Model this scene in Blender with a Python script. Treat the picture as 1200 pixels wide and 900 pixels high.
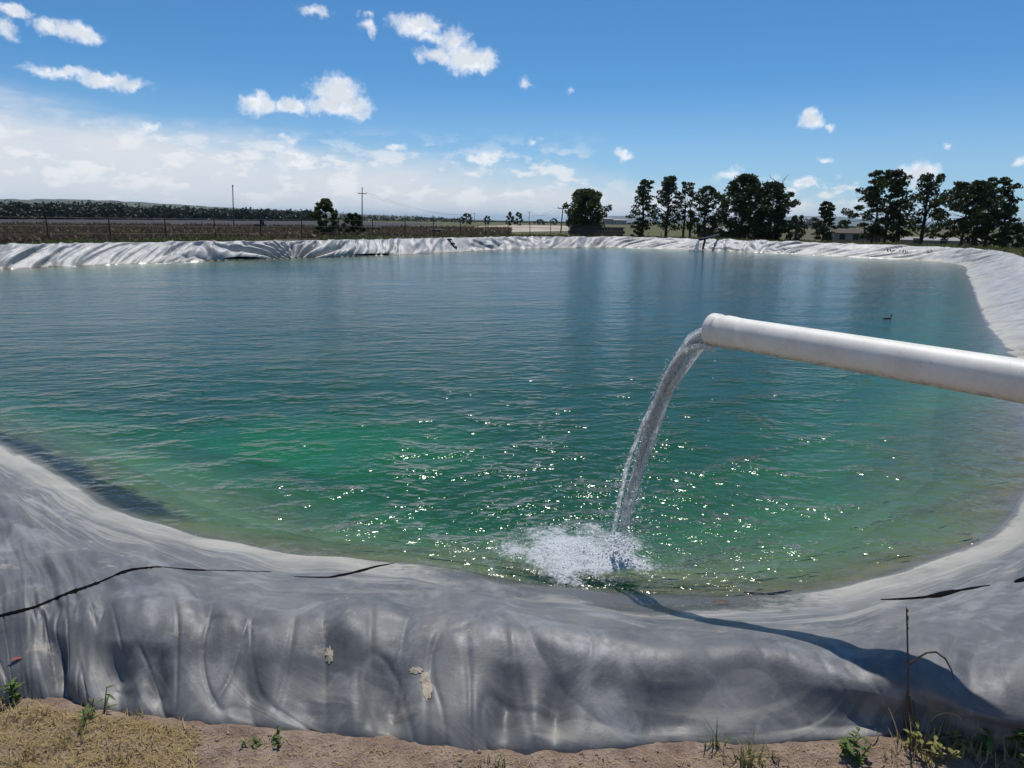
import bpy, bmesh, math, random
import numpy as np
from mathutils import Vector, Matrix

for o in list(bpy.data.objects): bpy.data.objects.remove(o)
scene = bpy.context.scene
COL = scene.collection
R = math.radians

# ------------------------------------------------------------------ camera
F = 780.0            # focal length in pixels of the 1200 px wide photograph
EYE = 1.85           # metres above the water
PITCH, ROLL = R(13.8), R(0.86)
cam = bpy.data.cameras.new('camera'); camo = bpy.data.objects.new('camera', cam); COL.objects.link(camo)
cam.sensor_width = 36; cam.lens = 36 * F / 1200; cam.clip_start = .05; cam.clip_end = 60000
camo.matrix_world = Matrix.Translation((0, 0, EYE)) @ Matrix.Rotation(R(90) - PITCH, 4, 'X') @ Matrix.Rotation(ROLL, 4, 'Z')
scene.camera = camo

def ray(px, py):
    x = (px - 600) / F; y = (450 - py) / F
    c, s = math.cos(ROLL), math.sin(ROLL)
    x, y = c * x - s * y, s * x + c * y
    cp, sp = math.cos(PITCH), math.sin(PITCH)
    return np.array([x, cp + y * sp, -sp + y * cp])
def un(px, py, z=0.0):                       # pixel -> point on the level z
    d = ray(px, py); return np.array([0, 0, EYE]) + d * ((z - EYE) / d[2])
def hor(px): return 258.39 + (px - 600) * .01501
def atd(px, py, dist):                       # pixel -> point at a horizontal distance
    d = ray(px, py); return np.array([0, 0, EYE]) + d * (dist / math.hypot(d[0], d[1]))
def azel(px, py):
    d = ray(px, py); return math.atan2(d[0], d[1]), math.atan2(d[2], math.hypot(d[0], d[1]))

# ------------------------------------------------------------------ sun, sky, exposure
SUN_EL, SUN_AZ = R(65), R(9)
sunv = Vector((math.sin(SUN_AZ) * math.cos(SUN_EL), math.cos(SUN_AZ) * math.cos(SUN_EL), math.sin(SUN_EL)))
sl = bpy.data.lights.new('sun', 'SUN'); sl.energy = 3.4; sl.angle = R(.53); sl.color = (1, .97, .92)
so = bpy.data.objects.new('sun', sl); COL.objects.link(so); so.rotation_euler = sunv.to_track_quat('Z', 'Y').to_euler()
scene.view_settings.view_transform = 'Standard'; scene.view_settings.look = 'None'
scene.view_settings.exposure = 0.14; scene.view_settings.gamma = 1.0
scene.render.engine = 'CYCLES'
cy = scene.cycles
cy.use_denoising = True
cy.max_bounces = 8; cy.diffuse_bounces = 2; cy.glossy_bounces = 4; cy.transmission_bounces = 6; cy.transparent_max_bounces = 24; cy.volume_bounces = 1
cy.sample_clamp_indirect = 6.0; cy.caustics_reflective = False; cy.caustics_refractive = False

class NT:
    """short-hand for building node trees"""
    def __init__(s, tree): s.t = tree; s.n = tree.nodes; s.l = tree.links
    def node(s, kind, **kw):
        n = s.n.new(kind)
        for k, v in kw.items(): setattr(n, k, v)
        return n
    def put(s, sock, v):
        if isinstance(v, bpy.types.NodeSocket): s.l.new(v, sock)
        elif v is not None: sock.default_value = v
    def m(s, op, a, b=None, c=None, clamp=False):
        n = s.node('ShaderNodeMath', operation=op, use_clamp=clamp)
        s.put(n.inputs[0], a); s.put(n.inputs[1], b); s.put(n.inputs[2], c); return n.outputs[0]
    def v(s, op, a, b=None, scale=None):
        n = s.node('ShaderNodeVectorMath', operation=op)
        s.put(n.inputs[0], a); s.put(n.inputs[1], b)
        if scale is not None: s.put(n.inputs['Scale'], scale)
        return n.outputs['Value'] if op in ('LENGTH', 'DOT_PRODUCT', 'DISTANCE') else n.outputs[0]
    def noise(s, vec, scale, detail=3, rough=.5, dist=0, col=False):
        n = s.node('ShaderNodeTexNoise'); s.put(n.inputs['Vector'], vec); s.put(n.inputs['Scale'], scale)
        n.inputs['Detail'].default_value = detail; n.inputs['Roughness'].default_value = rough; n.inputs['Distortion'].default_value = dist
        return n.outputs['Color'] if col else n.outputs[0]
    def step(s, x, a, b, lo=0., hi=1., smooth=True):
        n = s.node('ShaderNodeMapRange', interpolation_type='SMOOTHSTEP' if smooth else 'LINEAR')
        s.put(n.inputs[0], x); s.put(n.inputs[1], a); s.put(n.inputs[2], b); s.put(n.inputs[3], lo); s.put(n.inputs[4], hi); return n.outputs[0]
    def mix(s, f, a, b, blend='MIX'):
        n = s.node('ShaderNodeMix', data_type='RGBA', blend_type=blend); s.put(n.inputs[0], f)
        for i, q in ((6, a), (7, b)):
            s.put(n.inputs[i], (*q, 1) if isinstance(q, tuple) and len(q) == 3 else q)
        return n.outputs[2]
    def sep(s, vec):
        n = s.node('ShaderNodeSeparateXYZ'); s.put(n.inputs[0], vec); return n.outputs
    def comb(s, x, y, z=0.):
        n = s.node('ShaderNodeCombineXYZ'); s.put(n.inputs[0], x); s.put(n.inputs[1], y); s.put(n.inputs[2], z); return n.outputs[0]

world = bpy.data.worlds.new('World'); scene.world = world; world.use_nodes = True
def build_sky():
    w = NT(world.node_tree); w.n.clear()
    out = w.node('ShaderNodeOutputWorld'); bg = w.node('ShaderNodeBackground'); bg.inputs[1].default_value = .08
    sky = w.node('ShaderNodeTexSky', sky_type='NISHITA', sun_disc=False)
    sky.sun_elevation = SUN_EL; sky.sun_rotation = SUN_AZ; sky.air_density = 1.0; sky.dust_density = .55; sky.ozone_density = 2.2; sky.altitude = 1700
    tc = w.node('ShaderNodeTexCoord'); d = tc.outputs['Generated']
    sx, sy, sz = w.sep(d)[0:3]
    az = w.m('ARCTAN2', sx, sy); el = w.m('ARCSINE', sz)
    base = w.comb(az, el, 0.)
    wn = w.noise(d, 26, 6, .62, col=True)
    wn = w.v('SUBTRACT', wn, (.5, .5, .5))
    wn = w.v('MULTIPLY', wn, (1, .72, 0))
    warp = w.v('ADD', base, w.v('SCALE', wn, scale=.052))
    fine = w.noise(d, 72, 6, .62)
    # cumulus: px centre, half width, half height, strength
    C = [(18, 12, 30, 10, 1), (60, 34, 22, 12, .95), (95, 40, 34, 14, 1), (8, 30, 18, 12, .7),
         (75, 88, 50, 9, .95), (118, 93, 56, 12, 1.0), (45, 86, 24, 6, .6), (150, 98, 24, 8, .8),
         (305, 122, 26, 16, .95), (345, 125, 22, 11, .9), (395, 112, 34, 24, 1.25), (415, 126, 28, 14, 1), (380, 126, 34, 12, 1),
         (488, 30, 32, 18, 1.0), (505, 45, 22, 10, .75), (530, 50, 22, 18, .9), (545, 70, 34, 18, 1.2), (515, 66, 32, 10, .85), (565, 66, 20, 14, .95),
         (366, 12, 20, 9, .75), (433, 34, 12, 10, .7), (430, 16, 12, 6, .55),
         (345, 186, 32, 11, .85), (340, 165, 10, 6, .6), (463, 171, 16, 6, .8), (564, 185, 24, 9, 1.), (730, 183, 17, 8, .9),
         (624, 95, 10, 7, .6), (668, 104, 8, 6, .55), (628, 167, 9, 5, .55), (950, 140, 17, 11, 1.), (972, 146, 10, 7, .75),
         (973, 183, 14, 5, .75), (1107, 170, 9, 6, .6), (1197, 190, 16, 9, .9), (1075, 203, 34, 16, 1.1), (852, 206, 20, 7, .8),
         (952, 212, 22, 7, .85), (180, 150, 16, 6, .6), (20, 118, 0.1, .1, .1)]
    acc = None
    for (x, y, hw, hh, k) in C:
        a, e = azel(x, y); a2, _ = azel(x + hw, y); _, e2 = azel(x, y - hh)
        rx, ry = abs(a2 - a) * 1.12, abs(e2 - e) * 1.18
        q = w.v('MULTIPLY', w.v('SUBTRACT', warp, (a, e, 0)), (1 / rx, 1 / ry, 0))
        r = w.m('MULTIPLY_ADD', w.v('LENGTH', q), -k, k)
        acc = r if acc is None else w.m('MAXIMUM', acc, r)
    dens = w.m('ADD', acc, w.m('MULTIPLY_ADD', fine, 1.1, -.58))
    alpha = w.step(dens, -.02, .85)
    # a long bank of thin cloud lying low on the left, with small cumulus in it
    a0, e0 = azel(0, 112); a1, e1 = azel(720, 212)
    sl_ = (e1 - e0) / (a1 - a0)
    edge = w.m('MULTIPLY_ADD', w.m('SUBTRACT', w.sep(warp)[0], a0), sl_, e0 + .015)
    edge = w.m('MINIMUM', edge, .30)
    str_n = w.noise(w.v('MULTIPLY', d, (1, 1, 5)), 5, 5, .6)
    edge = w.m('ADD', edge, w.m('MULTIPLY_ADD', str_n, .07, -.035))
    bank = w.step(w.m('SUBTRACT', edge, el), -.012, .06)
    bank = w.m('MULTIPLY', bank, w.step(w.noise(w.v('MULTIPLY', d, (1, 1, 3.2)), 7, 5, .55), .3, .62, .84, .98))
    puff = w.noise(w.v('MULTIPLY', d, (1, 1, 2.3)), 21, 6, .58)
    # a low row of cumulus near the horizon
    lowm = w.m('MULTIPLY', w.step(el, .005, .04), w.step(el, .13, .055))
    azm = w.m('MAXIMUM', w.step(az, .16, .06), w.m('MULTIPLY', w.step(az, .33, .36), w.step(az, .56, .5)))
    lowm = w.m('MULTIPLY', lowm, w.m('MAXIMUM', w.step(az, .2, .1), w.step(el, .075, .05)))
    low = w.m('MULTIPLY', w.m('MULTIPLY', w.step(puff, .47, .6), lowm), azm)
    nearh = w.step(el, .2, 0., 0., .5)
    skyc = sky.outputs[0]
    skyc = w.mix(1., skyc, (.44, .86, 1.13), 'MULTIPLY')
    skyc = w.mix(nearh, skyc, (6.2, 7.7, 9.3))
    skyc = w.mix(bank, skyc, (8.8, 9.1, 9.6))
    skyc = w.mix(w.m('MULTIPLY', w.m('MULTIPLY', bank, w.step(puff, .49, .68)), .6), skyc, (10.6, 10.8, 11.0))
    skyc = w.mix(w.m('MULTIPLY', low, .8), skyc, (10.4, 10.5, 10.6))
    cc = w.mix(w.step(w.m('ADD', dens, w.m('MULTIPLY_ADD', w.noise(d, 48, 4, .6), 1.6, -.8)), .25, .85), (12.4, 12.4, 12.4), (8.4, 8.9, 9.6))
    skyc = w.mix(alpha, skyc, cc)
    w.l.new(skyc, bg.inputs[0]); w.l.new(bg.outputs[0], out.inputs[0])
build_sky(); world.cycles.sampling_method = 'NONE'

# ------------------------------------------------------------------ helpers
def perm(seed):
    return np.random.RandomState(seed).permutation(512)
def noise2(x, y, seed=0):
    """gradient noise, about -1..1, vectorised"""
    p = perm(seed); p = np.concatenate([p, p])
    x = np.asarray(x, float); y = np.asarray(y, float)
    xi = np.floor(x).astype(int); yi = np.floor(y).astype(int); xf = x - xi; yf = y - yi
    u = xf * xf * xf * (xf * (xf * 6 - 15) + 10); v = yf * yf * yf * (yf * (yf * 6 - 15) + 10)
    def g(ix, iy, dx, dy):
        a = p[(p[ix & 511] + iy) & 511] * (2 * math.pi / 512)
        return np.cos(a) * dx + np.sin(a) * dy
    n00 = g(xi, yi, xf, yf); n10 = g(xi + 1, yi, xf - 1, yf); n01 = g(xi, yi + 1, xf, yf - 1); n11 = g(xi + 1, yi + 1, xf - 1, yf - 1)
    return ((n00 * (1 - u) + n10 * u) * (1 - v) + (n01 * (1 - u) + n11 * u) * v) * 1.5
def fbm(x, y, seed=0, oct=4, gain=.5):
    r = 0; a = 1
    for i in range(oct): r = r + a * noise2(x * 2 ** i, y * 2 ** i, seed + i); a *= gain
    return r
def ridge(x, y, seed=0, w=.12):              # sharp creases where the noise crosses zero
    n = noise2(x, y, seed); return np.exp(-(n / w) ** 2)
def sstep(x, a, b):
    t = np.clip((x - a) / (b - a), 0, 1); return t * t * (3 - 2 * t)

def obj(name, me, mat=None, parent=None, label=None, cat=None, group=None, kind=None, smooth=False):
    o = bpy.data.objects.new(name, me); COL.objects.link(o)
    if me is not None:
        if mat and not me.materials: me.materials.append(mat)
        if smooth: me.polygons.foreach_set('use_smooth', [True] * len(me.polygons))
    if parent: o.parent = parent
    if label: o['label'] = label
    if cat: o['category'] = cat
    if group: o['group'] = group
    if kind: o['kind'] = kind
    return o
def empty(name, loc, label=None, cat=None, group=None, rz=0):
    o = obj(name, None, None, None, label, cat, group); o.location = loc; o.rotation_euler = (0, 0, rz); o.empty_display_size = .1
    return o
class MB:
    """collects vertices and faces of ONE part"""
    def __init__(s): s.v = []; s.f = []
    def add(s, vs, fs):
        b = len(s.v); s.v += [tuple(map(float, p)) for p in vs]; s.f += [tuple(i + b for i in f) for f in fs]
    def box(s, c, d, rz=0):
        cx, cy_, cz = c; hx, hy, hz = d[0] / 2, d[1] / 2, d[2] / 2; ca, sa = math.cos(rz), math.sin(rz)
        vs = []
        for z in (-hz, hz):
            for x, y in ((-hx, -hy), (hx, -hy), (hx, hy), (-hx, hy)):
                vs.append((cx + x * ca - y * sa, cy_ + x * sa + y * ca, cz + z))
        s.add(vs, [(0, 3, 2, 1), (4, 5, 6, 7), (0, 1, 5, 4), (1, 2, 6, 5), (2, 3, 7, 6), (3, 0, 4, 7)])
    def tube(s, pts, rad, n=6, cap=True):
        pts = [np.array(p, float) for p in pts]
        if not hasattr(rad, '__len__'): rad = [rad] * len(pts)
        rings = []
        for i, p in enumerate(pts):
            t = pts[min(i + 1, len(pts) - 1)] - pts[max(i - 1, 0)]; t = t / (np.linalg.norm(t) + 1e-9)
            a = np.cross(t, (0, 0, 1) if abs(t[2]) < .9 else (1, 0, 0)); a /= np.linalg.norm(a); b = np.cross(t, a)
            rings.append([p + rad[i] * (a * math.cos(2 * math.pi * k / n) + b * math.sin(2 * math.pi * k / n)) for k in range(n)])
        vs = [q for r_ in rings for q in r_]; fs = []
        for i in range(len(pts) - 1):
            for k in range(n): fs.append((i * n + k, i * n + (k + 1) % n, (i + 1) * n + (k + 1) % n, (i + 1) * n + k))
        if cap: fs.append(tuple(range(n))[::-1]); fs.append(tuple((len(pts) - 1) * n + k for k in range(n)))
        s.add(vs, fs)
    def mesh(s, name='m'):
        me = bpy.data.meshes.new(name); me.from_pydata(s.v, [], s.f); me.update(); return me
    def build(s, name, mat, parent=None, smooth=False, **kw):
        return obj(name, s.mesh(name), mat, parent, smooth=smooth, **kw)
def quads_mesh(name, V, nq, k=4):
    """V: (nq*k,3) array, each k vertices one face"""
    me = bpy.data.meshes.new(name); n = nq * k
    me.vertices.add(n); me.vertices.foreach_set('co', V.astype(np.float32).ravel())
    me.loops.add(n); me.loops.foreach_set('vertex_index', np.arange(n, dtype=np.int32))
    me.polygons.add(nq); me.polygons.foreach_set('loop_start', np.arange(0, n, k, dtype=np.int32)); me.polygons.foreach_set('loop_total', np.full(nq, k, np.int32))
    me.update(calc_edges=True); me.validate(); return me
def grid_mesh(name, P, wrap=False, uv=None):
    """P: rows x cols x 3"""
    r, c = P.shape[:2]; me = bpy.data.meshes.new(name)
    j = np.arange(c if wrap else c - 1); i = np.arange(r - 1); I, J = np.meshgrid(i, j, indexing='ij'); J2 = (J + 1) % c
    f = np.stack([I * c + J, I * c + J2, (I + 1) * c + J2, (I + 1) * c + J], -1).reshape(-1, 4)
    me.vertices.add(r * c); me.vertices.foreach_set('co', P.astype(np.float32).ravel())
    n = len(f); me.loops.add(n * 4); me.loops.foreach_set('vertex_index', f.astype(np.int32).ravel())
    me.polygons.add(n); me.polygons.foreach_set('loop_start', np.arange(0, n * 4, 4, dtype=np.int32)); me.polygons.foreach_set('loop_total', np.full(n, 4, np.int32))
    me.update(calc_edges=True)
    if uv is not None:
        l = me.uv_layers.new(name='UVMap'); l.data.foreach_set('uv', uv.reshape(-1, 2)[f.ravel()].astype(np.float32).ravel())
    return me

def mat(name):
    m = bpy.data.materials.new(name); m.use_nodes = True; t = NT(m.node_tree); t.n.clear()
    return m, t, t.node('ShaderNodeOutputMaterial')
def simple(name, col, rough=.7, var=.25, scale=6, metal=0, bump=0, spec=.4):
    m, t, o = mat(name); b = t.node('ShaderNodeBsdfPrincipled')
    g = t.node('ShaderNodeNewGeometry').outputs['Position']
    n = t.noise(g, scale, 5, .6)
    c = t.mix(t.step(n, .3, .7), tuple(x * (1 - var) for x in col), tuple(min(1, x * (1 + var)) for x in col))
    t.put(b.inputs['Base Color'], c); b.inputs['Roughness'].default_value = rough; b.inputs['Metallic'].default_value = metal; b.inputs['Specular IOR Level'].default_value = spec
    if bump:
        bn = t.node('ShaderNodeBump'); bn.inputs['Distance'].default_value = bump; t.put(bn.inputs['Height'], t.noise(g, scale * 3, 4, .6)); t.put(b.inputs['Normal'], bn.outputs[0])
    t.l.new(b.outputs[0], o.inputs[0]); return m
def foliage(name, col, col2, trans=.25):
    m, t, o = mat(name)
    g = t.node('ShaderNodeNewGeometry'); n = t.noise(g.outputs['Position'], .9, 4, .7)
    rnd = g.outputs['Random Per Island']
    c = t.mix(t.m('ADD', t.m('MULTIPLY', n, .6), t.m('MULTIPLY', rnd, .4)), col, col2)
    a = t.node('ShaderNodeBsdfPrincipled'); t.put(a.inputs['Base Color'], c); a.inputs['Roughness'].default_value = .6; a.inputs['Specular IOR Level'].default_value = .25
    b = t.node('ShaderNodeBsdfTranslucent'); t.put(b.inputs[0], c)
    x = t.node('ShaderNodeMixShader'); x.inputs[0].default_value = trans
    t.l.new(a.outputs[0], x.inputs[1]); t.l.new(b.outputs[0], x.inputs[2]); t.l.new(x.outputs[0], o.inputs[0]); return m

# ------------------------------------------------------------------ pond outline: water line, crest of the bank, foot of the liner
def cr_loop(P, n_per):
    """closed Catmull-Rom through P with n_per[i] samples on span i"""
    P = np.array(P, float); n = len(P); out = []
    for i in range(n):
        a, b, c, d = P[i - 1], P[i], P[(i + 1) % n], P[(i + 2) % n]
        t = (np.arange(n_per[i]) / n_per[i])[:, None]
        out.append(.5 * (2 * b + (c - a) * t + (2 * a - 5 * b + 4 * c - d) * t ** 2 + (3 * b - 3 * c + d - a) * t ** 3))
    return np.concatenate(out)
ZC, ZD = .42, .235           # crest and dirt level on the near side
near = [  # water line, crest, foot of the liner, in pixels of the photograph
    ((-170, 448), (-190, 640), (-190, 775)), ((0, 520), (-10, 690), (-10, 815)), ((75, 562), (65, 703), (60, 818)), ((150, 603), (145, 712), (130, 835)), ((300, 643), (295, 718), (280, 853)),
    ((400, 656), (398, 718), (400, 863)), ((500, 662), (500, 719), (500, 872)), ((610, 683), (608, 726), (600, 880)), ((700, 692), (700, 748), (700, 879)),
    ((783, 697), (787, 764), (790, 871)), ((868, 698), (876, 758), (890, 872)), ((974, 690), (978, 776), (1000, 868)), ((1080, 660), (1085, 808), (1100, 862)),
    ((1166, 624), (1190, 838), (1215, 888)), ((1200, 579), (1330, 840), (1350, 890)), ((1225, 537), (1490, 800), (1530, 860))]
WL, CR, OU = [], [], []
for a, b, c in near:
    WL.append(un(*a, 0)); CR.append(un(*b, ZC - .04 * min(1, max(0, (b[0] - 650) / 300)))); OU.append(un(*c, ZD))
right = [un(1199, 490), un(1174, 407), un(1151, 372), un(1140, 340), un(1132, 322)]
farr = [np.array((22.3, 33.8, 0)), np.array((22.6, 38.2, 0)), np.array((20.2, 41.6, 0)), np.array((17.3, 44.8, 0)), np.array((13.4, 48.3, 0)), np.array((10., 50.6, 0)), np.array((7.4, 51, 0)), np.array((4., 48.7, 0))]
left = [un(600, 292), un(475, 298), un(370, 302), un(182, 308), un(0, 315.5), np.array((-19.2, 19.6, 0)), np.array((-19.6, 17.2, 0))]
head = [np.array((-18., 14.6, 0)), np.array((-12.5, 10.3, 0)), np.array((-7.5, 7.3, 0))]
nrest = right + farr + left
allw = head + WL + nrest
CR0, OU0 = CR, OU; CR, OU = [], []
for i in range(len(allw)):
    if len(head) <= i < len(head) + len(WL): CR.append(CR0[i - len(head)]); OU.append(OU0[i - len(head)]); continue
    a, b = allw[i - 1], allw[(i + 1) % len(allw)]; t = b - a; t /= np.linalg.norm(t); nrm = np.array((t[1], -t[0], 0))
    k = i - len(WL) - len(head)
    if k == -1 - len(WL): oc, zc, oo, zo = 2.7, .5, 4.1, .2
    elif k < 0: oc, zc, oo, zo = 2.0, .6, 3.0, .3
    elif k == 0: oc, zc, oo, zo = 1.75, .6, 2.6, .3
    elif k < 5: oc, zc, oo, zo = 1.75, .7, 2.5, .5
    elif k < 13: oc, zc, oo, zo = 1.5, .74, 1.9, .52
    else: oc, zc, oo, zo = 1.2, .76, 1.7, .6
    CR.append(allw[i] + nrm * oc + (0, 0, zc)); OU.append(allw[i] + nrm * oo + (0, 0, zo))
WL = allw
n_per = []
for i in range(len(WL)):
    a, b = WL[i], WL[(i + 1) % len(WL)]; L = np.linalg.norm(b - a); dist = np.linalg.norm((a + b) / 2 - np.array((0, 0, 0)))
    fine_ = 2.2 if -14.5 < a[0] < -4 and a[1] > 25 else 1.
    n_per.append(max(4, int(L * fine_ / max(.011, .0026 * dist))))
wl, cr, ou = cr_loop(WL, n_per), cr_loop(CR, n_per), cr_loop(OU, n_per)
NC = len(wl)
S = np.concatenate([[0], np.cumsum(np.linalg.norm(np.diff(wl, axis=0), axis=1))])
tan = np.roll(wl, -1, 0) - np.roll(wl, 1, 0); tan /= np.linalg.norm(tan, axis=1)[:, None]
OUTN = np.stack([tan[:, 1], -tan[:, 0], 0 * tan[:, 0]], 1)
def inside(px, py, poly):
    r = np.zeros(px.shape, bool); n = len(poly); x0, y0 = poly[-1]
    for x1, y1 in poly:
        c = ((y1 > py) != (y0 > py)); 
        if y0 != y1: r ^= c & (px < (x0 - x1) * (py - y1) / (y0 - y1) + x1)
        x0, y0 = x1, y1
    return r
WLL = cr_loop(WL, [8] * len(WL))[:, :2]
def dist_poly(px, py, poly):
    d = np.full(px.shape, 1e9); x0, y0 = poly[-1]
    for x1, y1 in poly:
        ex, ey = x1 - x0, y1 - y0; t = np.clip(((px - x0) * ex + (py - y0) * ey) / (ex * ex + ey * ey + 1e-12), 0, 1)
        d = np.minimum(d, np.hypot(px - x0 - t * ex, py - y0 - t * ey)); x0, y0 = x1, y1
    return d

# ------------------------------------------------------------------ materials of the setting
def under_colour(t, P):
    """silt and algae on everything that lies under water"""
    n1 = t.noise(P, .55, 4, .6); n2 = t.noise(P, 5, 6, .68); n3 = t.noise(P, 26, 4, .7)
    c = t.mix(t.step(n2, .3, .7), (.125, .11, .075), (.22, .19, .12)); c = t.mix(t.m('MULTIPLY', t.step(n3, .55, .75), .5), c, (.30, .285, .21))
    c = t.mix(t.step(n1, .42, .62), c, (.17, .205, .115))
    e0 = un(375, 474, -1.2); pm = t.v('LENGTH', t.v('MULTIPLY', t.v('SUBTRACT', P, tuple(e0)), (.30, .40, 0)))
    c = t.mix(t.m('MULTIPLY', t.step(t.m('ADD', pm, t.m('MULTIPLY_ADD', n1, .9, -.45)), 1.1, .15), .9), c, (.52, .64, .40))      # a pale bed of algae
    a, b2 = un(-80, 486), un(205, 604)          # bare dark liner showing along the left shore
    dvec = (b2 - a) / np.linalg.norm(b2 - a); nv = np.array((-dvec[1], dvec[0], 0)); L = float(np.linalg.norm(b2 - a))
    rel = t.v('SUBTRACT', P, tuple(a)); al = t.v('DOT_PRODUCT', rel, tuple(dvec)); ac = t.v('DOT_PRODUCT', rel, tuple(nv))
    nn = t.m('MULTIPLY_ADD', n2, .6, -.3)
    dark = t.m('MULTIPLY', t.step(t.m('ADD', ac, nn), .34, .18), t.step(t.m('ADD', al, nn), L + .1, L - .5))
    return t.mix(dark, c, (.03, .03, .036))
def liner_material():
    m, t, o = mat('liner_plastic'); b = t.node('ShaderNodeBsdfPrincipled')
    P = t.node('ShaderNodeNewGeometry').outputs['Position']; z = t.sep(P)[2]; uv = t.node('ShaderNodeUVMap', uv_map='UVMap').outputs[0]
    n1 = t.noise(P, 2.1, 6, .62, .4); n2 = t.noise(P, 17, 6, .7); n3 = t.noise(P, 120, 3, .7)
    st = t.noise(t.v('MULTIPLY', uv, (2.2, 1.1, 1)), 1, 5, .6, .9)
    c = t.mix(t.step(n1, .32, .68), (.20, .205, .215), (.33, .33, .335))
    c = t.mix(t.m('MULTIPLY', t.step(st, .45, .7), .7), c, (.45, .425, .375))
    c = t.mix(t.m('MULTIPLY', t.step(n2, .42, .75), .3), c, (.48, .465, .44))
    c = t.mix(t.m('MULTIPLY', t.step(n2, .45, .27), .25), c, (.15, .15, .16))
    c = t.mix(t.m('MULTIPLY', t.step(n3, .6, .75), .4), c, (.55, .53, .5))
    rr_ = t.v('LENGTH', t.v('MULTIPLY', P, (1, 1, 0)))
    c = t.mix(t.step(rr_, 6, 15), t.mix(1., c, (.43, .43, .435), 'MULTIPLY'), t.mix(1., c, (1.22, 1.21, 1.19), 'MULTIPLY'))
    s2 = t.noise(t.v('MULTIPLY', uv, (1.1, 10, 1)), 1, 5, .6, .8); cl_ = t.noise(P, 4.2, 5, .7, .8)
    c = t.mix(t.m('MULTIPLY', t.m('MULTIPLY', t.step(s2, .46, .66), t.step(z, .38, .2)), t.step(rr_, 9, 6, 0., .6)), c, (.42, .39, .33))
    c = t.mix(t.m('MULTIPLY', t.step(cl_, .5, .7), t.step(rr_, 9, 6, 0., .38)), c, (.36, .36, .37))
    # dry lime and dust left just above the water line
    zz = t.m('ADD', z, t.m('MULTIPLY_ADD', n1, .32, -.16)); zz = t.m('ADD', zz, t.m('MULTIPLY_ADD', n2, .07, -.035))
    c = t.mix(t.m('MULTIPLY', t.step(zz, .22, .03), t.step(n1, .3, .62, .35, .9)), c, (.47, .435, .36))
    # wet sheet round the splash and a thin wet rim along the water
    ds_ = t.v('LENGTH', t.v('MULTIPLY', t.v('SUBTRACT', P, (.5, 3.1, 0)), (.62, 1, 0)))
    wet = t.m('MULTIPLY', t.step(t.m('ADD', ds_, t.m('MULTIPLY_ADD', n2, .5, -.25)), .75, .45), t.step(zz, .16, .08))
    wet = t.m('MAXIMUM', wet, t.m('MULTIPLY', t.step(t.m('ADD', z, t.m('MULTIPLY_ADD', n2, .03, -.015)), .022, .008), .75))
    c = t.mix(t.m('MULTIPLY', wet, .8), c, (.035, .036, .04))
    # algae and silt under water
    c = t.mix(t.step(z, -.005, -.05), c, under_colour(t, P))
    # dirt splashed on the foot of the liner
    dirt = t.m('MULTIPLY', t.m('MULTIPLY', t.step(t.noise(P, 5.5, 6, .7), .6, .7), .55), t.step(z, .0, .1))
    c = t.mix(dirt, c, (.40, .34, .27))
    t.put(b.inputs['Base Color'], c)
    t.put(b.inputs['Roughness'], t.m('MULTIPLY_ADD', wet, -.25, t.step(n2, .3, .7, .44, .60))); b.inputs['Specular IOR Level'].default_value = .45
    bn = t.node('ShaderNodeBump'); bn.inputs['Distance'].default_value = .012; bn.inputs['Strength'].default_value = .35
    t.put(bn.inputs['Height'], t.m('ADD', t.m('MULTIPLY', n2, .5), t.m('MULTIPLY', t.noise(P, 55, 5, .7), .22))); t.put(b.inputs['Normal'], bn.outputs[0])
    t.l.new(b.outputs[0], o.inputs[0]); return m
def floor_material():
    m, t, o = mat('pond_floor_silt'); b = t.node('ShaderNodeBsdfPrincipled')
    P = t.node('ShaderNodeNewGeometry').outputs['Position']; c = under_colour(t, P)
    t.put(b.inputs['Base Color'], c); b.inputs['Roughness'].default_value = .9
    t.l.new(b.outputs[0], o.inputs[0]); return m
def ground_material():
    m, t, o = mat('ground_earth'); b = t.node('ShaderNodeBsdfPrincipled')
    P = t.node('ShaderNodeNewGeometry').outputs['Position']
    r = t.v('LENGTH', t.v('MULTIPLY', P, (1, 1, 0)))
    n0 = t.noise(P, .045, 4, .6); n1 = t.noise(P, .9, 5, .62); n2 = t.noise(P, 14, 6, .7); n3 = t.noise(P, 90, 4, .7)
    dirt = t.mix(t.step(n2, .3, .7), (.235, .160, .118), (.42, .31, .235)); dirt = t.mix(t.m('MULTIPLY', t.step(n3, .55, .72), .5), dirt, (.46, .38, .29)); dirt = t.mix(t.m('MULTIPLY', t.step(n3, .42, .3), .7), dirt, (.09, .065, .05))
    grass = t.mix(t.step(n1, .35, .65), (.055, .075, .022), (.15, .14, .055))
    field = t.mix(t.step(n0, .4, .6), (.07, .055, .04), (.12, .10, .065))
    far = t.mix(t.step(n0, .45, .6), grass, field)
    grass = t.mix(t.step(t.m('ADD', t.sep(P)[0], t.m('MULTIPLY', n0, 10)), 14, 2), grass, t.mix(t.step(n1, .35, .65), (.05, .038, .026), (.10, .078, .05)))
    c = t.mix(t.step(r, 7, 12), dirt, t.mix(t.step(r, 60, 140), grass, far))
    t.put(b.inputs['Base Color'], c); b.inputs['Roughness'].default_value = .95; b.inputs['Specular IOR Level'].default_value = .15
    bn = t.node('ShaderNodeBump'); bn.inputs['Distance'].default_value = .03; t.put(bn.inputs['Height'], t.m('ADD', n2, t.m('MULTIPLY', n3, .5))); t.put(b.inputs['Normal'], bn.outputs[0])
    t.l.new(b.outputs[0], o.inputs[0]); return m
SPL = np.array((.60, 3.46, 0))        # where the jet meets the water
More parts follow.
